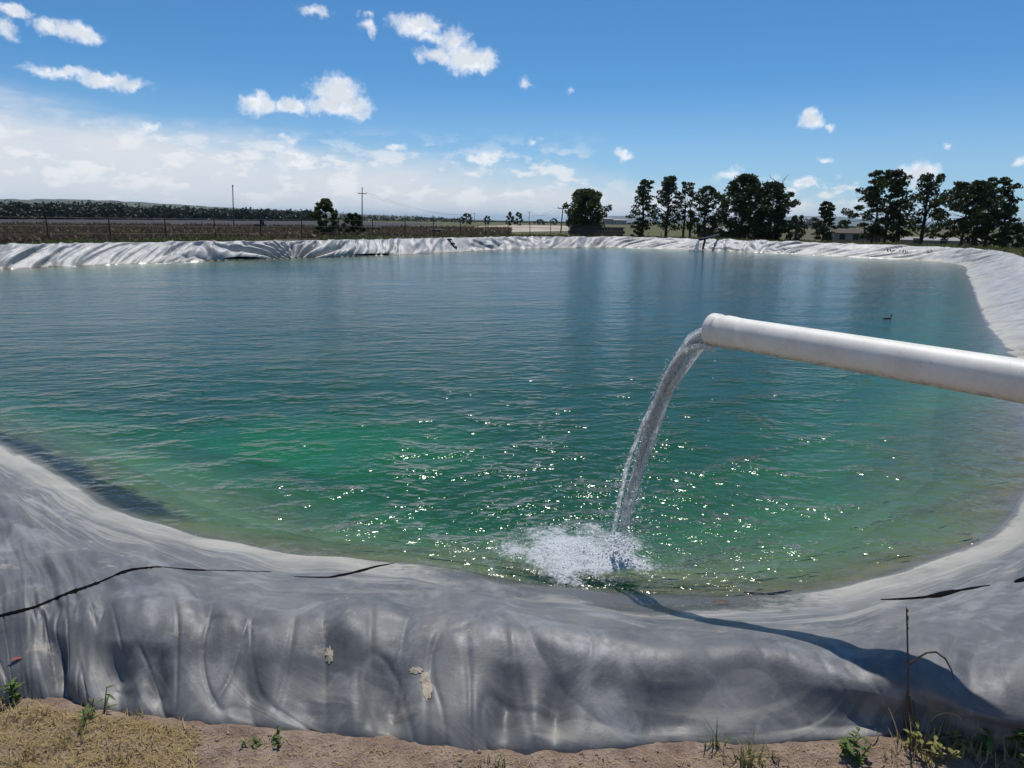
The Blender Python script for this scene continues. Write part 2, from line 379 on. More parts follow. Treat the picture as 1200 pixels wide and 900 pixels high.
def water_material():
    m, t, o = mat('pond_water')
    P = t.node('ShaderNodeNewGeometry').outputs['Position']
    rot = t.node('ShaderNodeVectorRotate', rotation_type='Z_AXIS'); t.put(rot.inputs['Vector'], P); rot.inputs['Angle'].default_value = R(-12)
    q = t.v('MULTIPLY', rot.outputs[0], (.42, 1, 1))
    big = t.noise(q, .8, 2, .5, .2)
    mid = t.noise(q, 4.2, 2, .5, .4)
    rip = t.noise(t.v('MULTIPLY', rot.outputs[0], (.6, 1, 1)), 11, 2, .55, .3)
    fin = t.noise(P, 30, 2, .5)
    patch = t.step(t.noise(t.v('MULTIPLY', P, (.5, 1, 1)), .16, 2, .5), .35, .65, .55, 1.15)
    rad = t.v('LENGTH', t.v('MULTIPLY', t.v('SUBTRACT', P, tuple(SPL)), (1, 1, 0)))
    near_s = t.m('POWER', 2.718, t.m('DIVIDE', rad, -.9))
    rings = t.m('MULTIPLY', t.m('SINE', t.m('ADD', t.m('MULTIPLY', rad, 40), t.m('MULTIPLY', mid, 7))), t.m('MULTIPLY', near_s, .010))
    h = t.m('MULTIPLY', big, .035)
    h = t.m('ADD', h, t.m('MULTIPLY', t.m('MULTIPLY', mid, patch), .022))
    h = t.m('ADD', h, t.m('MULTIPLY', t.m('MULTIPLY', rip, t.m('ADD', patch, t.m('MULTIPLY', near_s, 1.6))), .0125))
    h = t.m('ADD', h, t.m('MULTIPLY', fin, t.m('MULTIPLY_ADD', near_s, .008, .0022)))
    h = t.m('ADD', h, rings)
    gm = t.step(t.noise(t.v('MULTIPLY', P, (.7, 1, 1)), 2.6, 3, .6), .46, .72)
    gl_n = t.noise(t.v('MULTIPLY', P, (.8, 1, 1)), 9.5, 2, .5)
    near2 = t.m('POWER', 2.718, t.m('DIVIDE', rad, -1.7))
    h = t.m('ADD', h, t.m('MULTIPLY', t.m('MULTIPLY', gl_n, t.m('ADD', gm, t.m('MULTIPLY', near2, .6))), t.m('MULTIPLY_ADD', near2, .066, t.m('MULTIPLY', t.m('POWER', 2.718, t.m('DIVIDE', rad, -8.)), .052))))
    bn = t.node('ShaderNodeBump'); bn.inputs['Strength'].default_value = 1; bn.inputs['Distance'].default_value = 1; t.put(bn.inputs['Height'], h)
    fr = t.node('ShaderNodeFresnel'); fr.inputs[0].default_value = 1.333; t.l.new(bn.outputs[0], fr.inputs[1])
    gl = t.node('ShaderNodeBsdfGlossy'); gl.inputs['Roughness'].default_value = .135; t.l.new(bn.outputs[0], gl.inputs['Normal'])
    tr = t.node('ShaderNodeBsdfTransparent')
    x = t.node('ShaderNodeMixShader'); t.l.new(fr.outputs[0], x.inputs[0]); t.l.new(tr.outputs[0], x.inputs[1]); t.l.new(gl.outputs[0], x.inputs[2])
    t.l.new(x.outputs[0], o.inputs['Surface'])
    va = t.node('ShaderNodeVolumeAbsorption'); va.inputs[0].default_value = (.08, .70, .53, 1); va.inputs[1].default_value = .66
    vs = t.node('ShaderNodeVolumeScatter'); vs.inputs[0].default_value = (.62, .95, .80, 1); vs.inputs[1].default_value = .046
    ad = t.node('ShaderNodeAddShader'); t.l.new(va.outputs[0], ad.inputs[0]); t.l.new(vs.outputs[0], ad.inputs[1]); t.l.new(ad.outputs[0], o.inputs['Volume'])
    return m
M_liner, M_floor, M_ground, M_water = liner_material(), floor_material(), ground_material(), water_material()
M_black = simple('black_plastic', (.008, .008, .009), 1.0, .2, 30, spec=0.)
M_pvc = None

# ------------------------------------------------------------------ the liner: one wrinkled sheet round the pond
def build_liner():
    nd = np.linalg.norm(wl[:, :2], axis=1)
    nearw = 1 - sstep(nd, 5.0, 9.0)                       # 1 close to the camera
    A = wl - OUTN * .75; A[:, 2] = -.32
    B = wl
    D = .5 * (cr + ou); D[:, 2] = cr[:, 2] * .58 + ou[:, 2] * .42
    D = D + (ou - wl) / np.linalg.norm(ou - wl, axis=1)[:, None] * .004 * nearw[:, None]
    E = ou.copy()
    G = ou + (ou - cr) * .05; G[:, 2] = ou[:, 2] - .16
    keys = [A, B, cr, D, E, G]
    rows = [22, 44, 34, 40, 12]
    prof = []; tpar = []
    un_ = lambda v: v / (np.linalg.norm(v, axis=1)[:, None] + 1e-9)
    ch = [keys[k + 1] - keys[k] for k in range(5)]
    dirs = [un_(ch[0])] + [un_(un_(ch[k - 1]) + un_(ch[k])) for k in range(1, 5)] + [un_(ch[4])]
    for k in range(5):
        L_ = np.linalg.norm(ch[k], axis=1)[:, None]
        for i in range(rows[k] + (1 if k == 4 else 0)):
            t = i / rows[k]; h00 = 2 * t ** 3 - 3 * t * t + 1; h10 = t ** 3 - 2 * t * t + t; h01 = -2 * t ** 3 + 3 * t * t; h11 = t ** 3 - t * t
            q0, q1 = (.7, .5) if k == 1 else ((1.5, 1.0) if k == 2 else (1., 1.))
            pp = h00 * keys[k] + h10 * q0 * L_ * dirs[k] + h01 * keys[k + 1] + h11 * q1 * L_ * dirs[k + 1]
            if k == 1: pp[:, 2] -= .035 * math.sin(math.pi * t) ** 2 * nearw
            prof.append(pp); tpar.append(k + t)
    P = np.array(prof); T = np.array(tpar)[:, None] * np.ones((1, NC)); Sg = np.ones((len(tpar), 1)) * S[None, :]
    # metric distance across the sheet
    tm = np.concatenate([np.zeros((1, NC)), np.cumsum(np.linalg.norm(np.diff(P, axis=0), axis=2), 0)]); tm = tm - tm[22][None]
    ds = np.roll(P, -1, 1) - np.roll(P, 1, 1); dt = np.gradient(P, axis=0)
    N = np.cross(ds, dt); N /= np.linalg.norm(N, axis=2)[:, :, None] + 1e-9
    N *= np.sign(N[50:51, :, 2:3])
    nw = nearw[None, :]; fw = 1 - nw
    above = sstep(T, .75, 1.25)
    slope_in = sstep(T, .9, 1.15) * (1 - sstep(T, 1.85, 2.1))
    outer = sstep(T, 2.0, 2.7); foldw = sstep(T, 1.2, 2.6)
    disp = np.zeros_like(T)
    # ---- near side: soft billows, folds running over the bank, hollows along the foot
    def s_of(px, py): 
        q = un(px, py, ZD); return S[int(np.argmin(np.linalg.norm(ou[:, :2] - q[:2], axis=1)))]
    sL, sM, sR = s_of(0, 815), s_of(600, 880), s_of(1100, 860)
    u_ = np.clip((Sg - sL) / (sR - sL), -.3, 1.3)
    shear = 1.25 - 1.75 * u_
    tt = tm - 1.2
    wob = .10 * noise2(Sg * 1.1, tm * 1.6, 8)
    sh = Sg + tt * shear * 1.5 + wob
    disp += nw * above * .03 * noise2(Sg * .8, tm * .9, 3)
    fl = np.abs(noise2(sh * 1.15 + .3, tt * .35, 11))                       # broad pillows meeting in soft valleys
    disp += nw * foldw * .068 * (np.sqrt(fl + .01) - .5) * (1 - .7 * sstep(T, 3.5, 4.0))
    disp += nw * foldw * .012 * noise2(sh * 3.4 + 3, tt * .5, 12)
    disp -= nw * foldw * .007 * ridge(sh * 2.3 + 5, tt * .55, 13, .06)
    disp += nw * above * .0025 * noise2(Sg * 9, tm * 7, 16)
    disp += nw * above * (1 - outer) * .018 * noise2(Sg * 3.1, tm * 2.2, 21)
    disp += nw * slope_in * (.018 * noise2(Sg * 1.3, tm * 4.5, 19) + .008 * ridge(Sg * .8, tm * 3.6, 20, .25))
    disp -= nw * foldw * .005 * ridge(Sg * 2.2 - tm * 1.1, tm * 2 + Sg * .6, 17, .05)
    disp = disp * (1 - .55 * nw * sstep(u_, .72, .85))
    foot = sstep(T, 2.7, 3.45) * (1 - .55 * sstep(T, 3.6, 4.0))
    for hx, hw, hd in ((55, 22, .10), (140, 34, .13), (190, 18, .08), (275, 26, .10), (345, 30, .07), (452, 24, .13), (590, 20, .12), (648, 16, .09), (778, 40, .05), (1000, 70, .06), (1065, 40, .05)):
        c0 = s_of(hx, 868 - (40 if hx < 240 else 0)); wd = abs(s_of(hx + hw, 868) - s_of(hx, 868))
        disp -= nw * foot * hd * .6 * np.exp(-((Sg - c0) / wd) ** 2)
    crestw = np.exp(-((T - 2.0) / .35) ** 2)
    disp += nw * crestw * (.022 * noise2(Sg * 1.7, Sg * 0, 29) + .008 * noise2(Sg * 4.1, Sg * 0, 31))
    # ---- far sides: slanting creases of slack sheet
    wob = .35 * noise2(Sg * .22, tm * .6, 41)
    side = np.where(Sg > S[int(NC * .0)] , 1, 1)
    dirn = np.sign(noise2(Sg * .11 + 5, Sg * 0 + .3, 43)) * .6 + .5
    cs = Sg * 1.1 + tm * (1.15 * dirn) + wob * 1.6
    ib = int(np.argmin(np.linalg.norm(wl[:, :2] - np.array((21.5, 32.5)), axis=1))); fw = fw * (1 - .72 * (1 - sstep(Sg, S[ib] - 2, S[ib] + 3)))
    am = .55 + .45 * noise2(Sg * .13, Sg * 0 + 2.2, 44)
    disp += fw * above * .05 * noise2(cs * .8, tm * .7, 45)
    disp -= fw * slope_in * am * .26 * ridge(cs * .62, tm * .25 + Sg * .05, 47, .075)
    disp -= fw * slope_in * am * .13 * ridge(cs * 1.25 + 4, tm * .5 + Sg * .2, 49, .09)
    disp += fw * slope_in * .09 * ridge(cs * .8 + 9, tm * .5 + Sg * .1, 50, .12)
    disp += fw * slope_in * .012 * noise2(Sg * 3.3, tm * 3.3, 51)
    disp += fw * crestw * .02 * noise2(Sg * .5, Sg * 0, 53)
    # the fan of deep folds where the sheet is drawn together at the left bank
    c = un(347, 303); ic = int(np.argmin(np.linalg.norm(wl[:, :2] - c[:2], axis=1)))
    du = Sg - S[ic]; dv = tm + .12
    th = np.arctan2(du, np.maximum(dv, .02)); rr = np.hypot(du, dv)
    fanw = np.exp(-(np.abs(du) / 4.2) ** 3) * sstep(T, .9, 1.1) * (1 - sstep(T, 1.55, 1.95))
    fold = np.abs(np.sin(th * 10.5 + 1.2 * noise2(th * 2, rr * .3, 57))) ** .55
    disp = disp * (1 - .75 * fanw) + fanw * (fold - .85) * .42 * np.clip(rr / .9, .25, 1.3)
    disp -= np.exp(-(np.abs(du) / 1.5) ** 2) * .30 * (1 - sstep(T, 1.0, 1.5)) * sstep(T, .7, 1.0) * np.clip(np.abs(np.sin(th * 1.4)), .2, 1)
    P = P + N * disp[:, :, None]
    # keep the foot in the ground
    uv = np.stack([Sg, tm], -1)
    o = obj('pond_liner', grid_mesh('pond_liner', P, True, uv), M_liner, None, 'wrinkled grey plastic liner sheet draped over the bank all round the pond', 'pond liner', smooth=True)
    return o, P
LINER, LP = build_liner()

# ------------------------------------------------------------------ pond floor under water
def build_floor():
    xs = np.arange(-21.5, 25, .22); ys = np.arange(1.5, 54, .22); X, Y = np.meshgrid(xs, ys, indexing='ij')
    d = dist_poly(X, Y, WLL); ins = inside(X, Y, WLL); sd = np.where(ins, d, -d)
    Z = -np.clip(sd * .43, -.3, 1.9) - .025 + .05 * fbm(X * .5, Y * .5, 61, 3) * np.clip(sd, 0, 1)
    Z = Z + .021 - .05 * (1 - sstep(sd, .45, .72))
    ok = sd > -.25
    idx = -np.ones(X.shape, int); idx[ok] = np.arange(ok.sum()); V = np.stack([X[ok], Y[ok], Z[ok]], 1)
    q = ok[:-1, :-1] & ok[1:, :-1] & ok[1:, 1:] & ok[:-1, 1:]
    f = np.stack([idx[:-1, :-1][q], idx[1:, :-1][q], idx[1:, 1:][q], idx[:-1, 1:][q]], 1)
    me = bpy.data.meshes.new('pond_floor'); me.from_pydata(V.tolist(), [], f.tolist()); me.update()
    obj('pond_floor', me, M_floor, kind='structure', smooth=True)
build_floor()
# ------------------------------------------------------------------ water: a closed body of water
def build_water():
    P = cr_loop(WL, [10] * len(WL)); n = len(P)
    tn = np.roll(P, -1, 0) - np.roll(P, 1, 0); tn /= np.linalg.norm(tn, axis=1)[:, None]
    Q = P + np.stack([tn[:, 1], -tn[:, 0], 0 * tn[:, 0]], 1) * .22
    vs = [(x, y, 0) for x, y, _ in Q] + [(x, y, -2.6) for x, y, _ in Q]
    fs = [tuple(range(n)), tuple(range(2 * n - 1, n - 1, -1))] + [(i + n, (i + 1) % n + n, (i + 1) % n, i) for i in range(n)]
    me = bpy.data.meshes.new('water'); me.from_pydata(vs, [], fs); me.update()
    bm = bmesh.new(); bm.from_mesh(me); bmesh.ops.triangulate(bm, faces=bm.faces[:]); bmesh.ops.recalc_face_normals(bm, faces=bm.faces[:]); bm.to_mesh(me); bm.free()
    obj('water', me, M_water, kind='structure')
build_water()
# ------------------------------------------------------------------ ground: from the foot of the liner to the horizon
CEN = np.array((2., 26., 0))
def ground_z(x, y):
    """height of the land outside the pond"""
    d = dist_poly(np.atleast_1d(np.array(x, float)), np.atleast_1d(np.array(y, float)), WLL)
    near_ = 1 - sstep(np.hypot(np.atleast_1d(x), np.atleast_1d(y)), 6, 14)
    zt = .55 * (1 - near_) + ZD * near_
    return zt + (-.4 - zt) * sstep(d, 9, 26)
def build_ground():
    step = 3; o0 = ou[::step]; n = len(o0); rad = o0 - CEN; rad[:, 2] = 0; rl = np.linalg.norm(rad, axis=1)[:, None]; ud = rad / rl
    offs = np.concatenate([[-.34, -.26, -.19, -.12, -.05], np.arange(0, .6, .02), np.arange(.6, 3, .06), np.geomspace(3, 60, 40), np.geomspace(64, 30000, 34)])
    rows = []
    for of in offs:
        p = o0 + ud * of
        if of > 60:
            k = sstep(np.array(of), 60, 3000); p = CEN + ud * (rl + of) if k == 0 else CEN + ud * ((rl + of) * (1 - k) + (26 + of) * k)
        g = ground_z(p[:, 0], p[:, 1]) if of < 40 else np.full(n, -.4)
        b = sstep(np.array(max(of, 0)), 0, 1.5)
        z = o0[:, 2] * (1 - b) + g * b
        nz = np.exp(-np.linalg.norm(p[:, :2], axis=1) / 6)
        z = z + (.010 * fbm(p[:, 0] * 3, p[:, 1] * 3, 71, 4) + .012 * noise2(p[:, 0] * 14, p[:, 1] * 14, 75) + .006 * noise2(p[:, 0] * 40, p[:, 1] * 40, 76)) * nz
        z = z - (.8 * (-of - .015) if of < -.015 else 0)
        rows.append(np.stack([p[:, 0], p[:, 1], z], 1))
    obj('ground', grid_mesh('ground', np.array(rows), True), M_ground, kind='structure', smooth=True)
build_ground()
# ------------------------------------------------------------------ far land: hills, fields
def ridge_mesh(name, pts, dist, depth, seed, zb=-2, amp=.06):
    """a long hill whose crest follows photo pixels at the given distance; pts = [(px, py)]"""
    xs = np.linspace(pts[0][0], pts[-1][0], 220); ys = np.interp(xs, [p[0] for p in pts], [p[1] for p in pts])
    rows = []
    for k, (f, dd) in enumerate(((0, -depth), (.3, -.72 * depth), (.62, -.45 * depth), (.86, -.2 * depth), (1, 0), (.9, .25 * depth), (.5, .6 * depth), (0, depth))):
        row = []
        for i, (x, y) in enumerate(zip(xs, ys)):
            c = atd(x, y, dist); u = c[:2] / np.linalg.norm(c[:2]); h = max(c[2] - zb, 1)
            nz = 1 + amp * float(fbm(np.array(x * .05), np.array(dd * .004 + 3), seed, 4))
            row.append((*(u * (dist + dd)), zb + h * f * (nz if f > 0 else 1)))
        rows.append(row)
    return grid_mesh(name, np.array(rows))
M_hill = simple('hill_scrub', (.075, .085, .045), .95, .5, .02)
M_mesa = simple('hill_rock', (.10, .10, .07), .95, .3, .004)
obj('hills', ridge_mesh('hills', [(-260, 232), (-60, 232), (0, 233.5), (90, 233.5), (150, 236), (230, 241), (330, 247), (420, 251), (520, 255.5), (640, 261), (700, 263)], 3600, 900, 5), M_hill, kind='structure', smooth=True)
obj('hills', ridge_mesh('hills', [(690, 261), (704, 255), (716, 253.2), (740, 253), (765, 253.5), (780, 256), (800, 256.5), (830, 255), (850, 257), (890, 254.5), (930, 253.6), (960, 252.8), (990, 254), (1010, 257), (1060, 259), (1120, 262), (1250, 263)], 9500, 2200, 9, -2), M_mesa, kind='structure', smooth=True)

def sheet(name, pix, z, mt):
    p = [un(x, y, z) for x, y in pix]; me = bpy.data.meshes.new(name); me.from_pydata([tuple(q) for q in p], [], [tuple(range(len(p)))]); me.update()
    return obj(name, me, mt, kind='structure')
M_tan = simple('dry_field', (.40, .335, .245), .95, .3, .05)
M_plough = simple('ploughed_field', (.042, .036, .034), .95, .35, .08)
M_dust = simple('dusty_lane', (.36, .31, .25), .95, .3, .2)
sheet('ploughed_field', [(-200, 261), (-200, 254), (0, 255.5), (330, 257.5), (520, 262), (420, 268)], -.37, M_plough)
sheet('dry_field', [(540, 269), (560, 265), (600, 263.5), (668, 264.6), (668, 270.5), (600, 272)], -.36, M_tan)
sheet('dry_field', [(-200, 252.3), (-200, 251.4), (0, 253.2), (280, 256.6), (280, 257.2), (0, 254.4)], -.365, M_tan)
sheet('dusty_lane', [(1060, 281.5), (1062, 277.5), (1135, 279), (1190, 281.5), (1180, 284)], -.36, M_dust)

# ------------------------------------------------------------------ leaf cards, trees, shrubs
def cards(cent, size, rs, up=.0, aspect=.6):
    """one folded-free leaf quad per centre, random orientation"""
    n = len(cent); a = rs.normal(size=(n, 3)); a[:, 2] += up; a /= np.linalg.norm(a, axis=1)[:, None]
    b = np.cross(a, rs.normal(size=(n, 3))); b /= np.linalg.norm(b, axis=1)[:, None] + 1e-9
    s = (size * rs.uniform(.6, 1.35, n))[:, None]
    V = np.stack([cent - a * s, cent + b * s * aspect, cent + a * s, cent - b * s * aspect], 1)
    return V.reshape(-1, 3)
M_bark = simple('bark', (.055, .045, .035), .9, .3, 4)
M_leaf_dark = foliage('leaf_dark', (.022, .032, .013), (.065, .085, .03), .3)
M_leaf_mid = foliage('leaf_mid', (.034, .05, .016), (.09, .12, .036), .35)
M_leaf_pale = foliage('leaf_pale', (.07, .10, .04), (.14, .18, .07), .3)
M_leaf_blue = foliage('leaf_far', (.03, .04, .022), (.06, .075, .04), .1)
def tree(label, px, hw, top, dist, style, seed, ncl=40, nl=130, leaf=.17, mt=None, name='tree', group=None, trunks=(0,), cs=1., zg=None, v0=None):
    rs = np.random.RandomState(seed); rr = random.Random(seed)
    b = atd(px, hor(px), dist); zg = float(ground_z(b[0], b[1])[0]) if zg is None else zg
    h = atd(px, top, dist)[2] - zg; W = hw / F * dist * .97
    root = empty(name, (b[0], b[1], zg), label, 'shrub' if name == 'shrub' else 'tree', group)
    env = {'round': lambda v: math.sqrt(max(.02, 1 - ((v - .5) / .52) ** 2)), 'tier': lambda v: (1.08 - .78 * v) * (.5 + .5 * min(1, v / .25)), 'broad': lambda v: max(.12, math.sin(math.pi * (v * .8 + .16))) ** .75,
           'slim': lambda v: .45 + .55 * math.sin(math.pi * min(1, v + .18)), 'flat': lambda v: max(.15, math.sin(math.pi * (v * .72 + .22))) ** .6}[style]
    v0 = v0 if v0 is not None else {'round': .06, 'tier': .2, 'broad': .16, 'slim': .2, 'flat': .22}[style]
    flat = {'round': .9, 'tier': .38, 'broad': .62, 'slim': .65, 'flat': .42}[style]
    cl = []
    for i in range(ncl):
        v = v0 + (1 - v0) * ((i + .5) / ncl) ** .9; a = i * 2.4 + rr.uniform(-.5, .5); rad = W * 1.06 * env((v - v0) / (1 - v0)) * math.sqrt(rr.uniform(.08 if style == 'round' else .2, 1)) * rr.uniform(.72, 1.12)
        s = cs * (.13 * W + .036 * h) * rr.uniform(.7, 1.35) * (.75 if v > .9 else 1)
        rad = max(0, rad - s * .25)
        cl.append((np.array((math.cos(a) * rad, math.sin(a) * rad, min(v * h, h - s * flat * .9))), s))
    ms = []
    for ti, tx in enumerate(trunks):
        tb = MB(); ox = tx * W
        pts = [(ox * (1 - .3 * f) + rr.uniform(-.05, .05) * h * f * .5, rr.uniform(-.03, .03) * h * f, f * h * .9 - .15) for f in np.linspace(0, 1, 7)]
        r0 = .022 * h / len(trunks) ** .3
        tb.tube(pts, [r0 * 1.5, r0 * 1.1, r0, r0 * .85, r0 * .6, r0 * .4, r0 * .15], 7); tb.build('trunk', M_bark, root, smooth=True)
        ms.append(pts)
    lb = MB()
    for (c, s) in cl:
        pts = ms[rr.randrange(len(ms))]; f = max(.12, min(.95, c[2] / h - .14 * rr.random())); k = f / .9 * 6 if f < .9 else 5.9; i0 = min(5, int(k)); fr = k - i0
        p0 = np.array(pts[i0]) * (1 - fr) + np.array(pts[i0 + 1]) * fr; mid = (p0 + c) / 2 + np.array((0, 0, .04 * h))
        r = .0075 * h * (1.1 - f); lb.tube([p0, mid, c], [r, r * .7, r * .25], 5, cap=False)
    lb.build('limbs', M_bark, root)
    cent = []; nl = int(nl * .5)
    for c, s in cl:
        g = rs.normal(size=(nl, 3)); g /= np.linalg.norm(g, axis=1)[:, None]; g *= (rs.uniform(0, 1, (nl, 1)) ** .45) * s; g[:, 2] *= flat; cent.append(c + g)
    cent = np.concatenate(cent)
    crown = obj('crown', quads_mesh('crown', cards(cent, leaf, rs), len(cent)), mt or M_leaf_dark, root)
    return root
G1 = 'trees beyond the far bank'
tree('rounded bushy willow standing alone behind a low dark wall', 686, 25, 221.5, 96, 'round', 1, 120, 180, .16, M_leaf_mid, group=G1)
tree('slim tiered tree with bare lower trunk, leftmost of the group of four tall trees', 753, 19, 210.5, 84, 'tier', 2, 42, 105, .15, group=G1, cs=1.05)
tree('tall narrow tree, second from left in the group of four tall trees', 781, 19, 206, 86, 'slim', 3, 46, 120, .15, group=G1, cs=1.05)
tree('thin open tree with forked trunk, third from left in the group of four', 803, 18, 213, 88, 'slim', 4, 34, 85, .15, group=G1, trunks=(-.1, .35))
tree('leafy tree with a broad low crown, rightmost in the group of four', 826, 20, 218, 85, 'broad', 5, 54, 120, .15, group=G1)
tree('big dark broad tree left of the dead bare branches', 869, 29, 204, 78, 'broad', 6, 110, 170, .15, group=G1, v0=.1)
tree('big dark rounded tree right beside the dead bare branches', 903, 25, 213, 80, 'broad', 7, 90, 170, .15, group=G1, v0=.08)
tree('small tiered tree standing alone between the two big tree groups', 966, 17, 236, 77, 'tier', 8, 34, 140, .13, group=G1, v0=.16, cs=1.25)
tree('tall wide tree with several trunks, left of the two big right hand trees', 1034, 32, 199.5, 66, 'flat', 9, 84, 165, .13, group=G1, trunks=(-.3, .15, .6), v0=.13)
tree('tall open tree with see-through crown leaning over its wider neighbour', 1082, 23, 203, 68, 'slim', 10, 36, 125, .13, group=G1, cs=1.1)
tree('wide flat-layered tree with two trunks near the right edge', 1131, 32, 212, 64, 'flat', 11, 72, 150, .13, group=G1, trunks=(-.05, .4), v0=.2)
tree('dense dark tree furthest right of the tall ones, greener on its right flank', 1158, 26, 208, 66, 'flat', 12, 62, 150, .13, group=G1, v0=.12)
tree('pale green round tree far behind the small tiered tree', 987, 8, 258, 135, 'round', 13, 22, 90, .2, M_leaf_pale, group=G1, zg=-.4)
tree('small dense tree on the left far bank beside a low bush', 382, 17.5, 233, 62, 'broad', 14, 46, 170, .12, M_leaf_mid, group=G1, v0=.04, zg=.0)
G2 = 'low shrubs beyond the far bank'
tree('low round bush at the foot of the small tree on the left bank', 414, 13, 250, 60, 'round', 15, 26, 150, .12, M_leaf_dark, 'shrub', G2, zg=.0)
tree('low dark bush under the slim tiered tree', 750, 9, 262, 82, 'round', 16, 18, 110, .13, M_leaf_dark, 'shrub', G2)
tree('low dark bush right of the dead bare branches', 934, 13, 252.5, 86, 'round', 17, 24, 120, .14, M_leaf_dark, 'shrub', G2)
tree('small dark bush right of the group of four tall trees', 840, 6, 254, 95, 'round', 18, 14, 90, .14, M_leaf_dark, 'shrub', G2)
tree('dark bush filling the right edge of the far bank', 1190, 18, 261, 70, 'broad', 19, 30, 150, .13, M_leaf_dark, 'shrub', G2, v0=.03)
tree('leafy tree just cut off by the right edge of the picture', 1222, 20, 243, 74, 'broad', 20, 30, 150, .14, M_leaf_dark, group=G1)
for i, (px, hw, tp, d, lab) in enumerate(((547, 8, 250, 330, 'far tree with feathery top right of the wire end'), (571, 5, 253, 380, 'small far round tree right of the feathery one'), (597, 4, 248.4, 300, 'narrow far tree, left of a close pair'), (607, 7, 249, 300, 'wider far tree, right of a close pair'),
        (633, 8, 257, 420, 'low far tree in the gap left of the tee-topped pole'), (649, 5, 256, 420, 'small far tree just left of the tee-topped pole'))):
    tree(lab, px, hw, tp, d, 'broad' if i != 2 else 'slim', 40 + i, 16, 60, .45, M_leaf_blue, group='far trees in the fields', zg=-.4, v0=.06)
# dead branches
def dead_tree():
    b = atd(908, hor(908), 79); zg = float(ground_z(b[0], b[1])[0]); rr = random.Random(4); root = empty('dead_tree', (b[0], b[1], zg), 'leafless dead tree with bare twigs poking above dark crowns', 'tree', G1)
    h = atd(908, 202.5, 79)[2] - zg; m = MB(); tp = [(rr.uniform(-.1, .1) * f, 0, f * h * .85) for f in np.linspace(0, 1, 6)]; m.tube(tp, [.12, .1, .08, .06, .04, .02], 6); m.build('trunk', M_bark, root, smooth=True)
    for i in range(16):
        f = rr.uniform(.5, .95); a = rr.uniform(0, 6.28); p = np.array((0, 0, f * h * .85)); m = MB(); L = rr.uniform(.5, 1.5); q = [p]
        for k in range(4): q.append(q[-1] + np.array((math.cos(a) * L * .22 + rr.uniform(-.1, .1), math.sin(a) * L * .2, L * .24 + rr.uniform(-.05, .05))))
        m.tube(q, [.04, .03, .025, .02, .012], 5); m.build('branch', M_bark, root)
dead_tree()
# belt of trees far off on the left: reads as one mass
def tree_belt():
    rs = np.random.RandomState(77); cent = []
    for px in np.arange(-120, 372, 3.1):
        d = 330 + rs.uniform(-25, 25) + max(0, px) * .35; top = np.interp(px, [-120, 0, 150, 300, 372], [237, 238.8, 242, 246.5, 248.5]) + rs.uniform(-2.2, 3.2)
        b = atd(px, hor(px), d); ht = atd(px, top, d)[2] + .4; w = rs.uniform(2.2, 4)
        for k in range(9):
            c = np.array((b[0], b[1], -.4)) + np.array((rs.normal() * w * .6, rs.normal() * 2, ht * rs.uniform(.12, .86)))
            g = rs.normal(size=(36, 3)) * np.array((1.1, 1.0, .8)); cent.append(c + g)
    for px in np.arange(395, 545, 3.4):
        d = 600 + rs.uniform(-40, 60); top = np.interp(px, [395, 545], [251, 256]) + rs.uniform(-1.2, 1.5); b = atd(px, hor(px), d); ht = atd(px, top, d)[2] + .4
        for k in range(5): cent.append(np.array((b[0], b[1], -.4)) + np.array((rs.normal() * 2.5, 0, ht * rs.uniform(.1, .8))) + rs.normal(size=(14, 3)) * np.array((1.6, 1.5, .7)))
    for px in np.arange(545, 700, 4.):
        d = 800; top = 258.6 + (px - 545) * .018 + rs.uniform(-.8, .8); b = atd(px, hor(px), d); ht = atd(px, top, d)[2] + .4
        for k in range(4): cent.append(np.array((b[0], b[1], -.4)) + np.array((rs.normal() * 3, 0, max(.6, ht * rs.uniform(.1, .8)))) + rs.normal(size=(12, 3)) * np.array((2.2, 1.5, .5)))
    for px in list(np.arange(700, 770, 4.)) + list(np.arange(920, 1005, 4.)):
        d = 700; top = hor(px) + 1 + rs.uniform(-1.2, .8); b = atd(px, hor(px), d); ht = atd(px, top, d)[2] + .4
        for k in range(4): cent.append(np.array((b[0], b[1], -.4)) + np.array((rs.normal() * 3, 0, max(.6, ht * rs.uniform(.1, .8)))) + rs.normal(size=(12, 3)) * np.array((2.2, 1.5, .5)))
    cent = np.concatenate(cent); obj('tree_belt', quads_mesh('tree_belt', cards(cent, .6, rs, aspect=.9), len(cent)), M_leaf_blue, None, 'dark belt of far trees along the edge of the fields', 'trees', kind='stuff')
tree_belt()
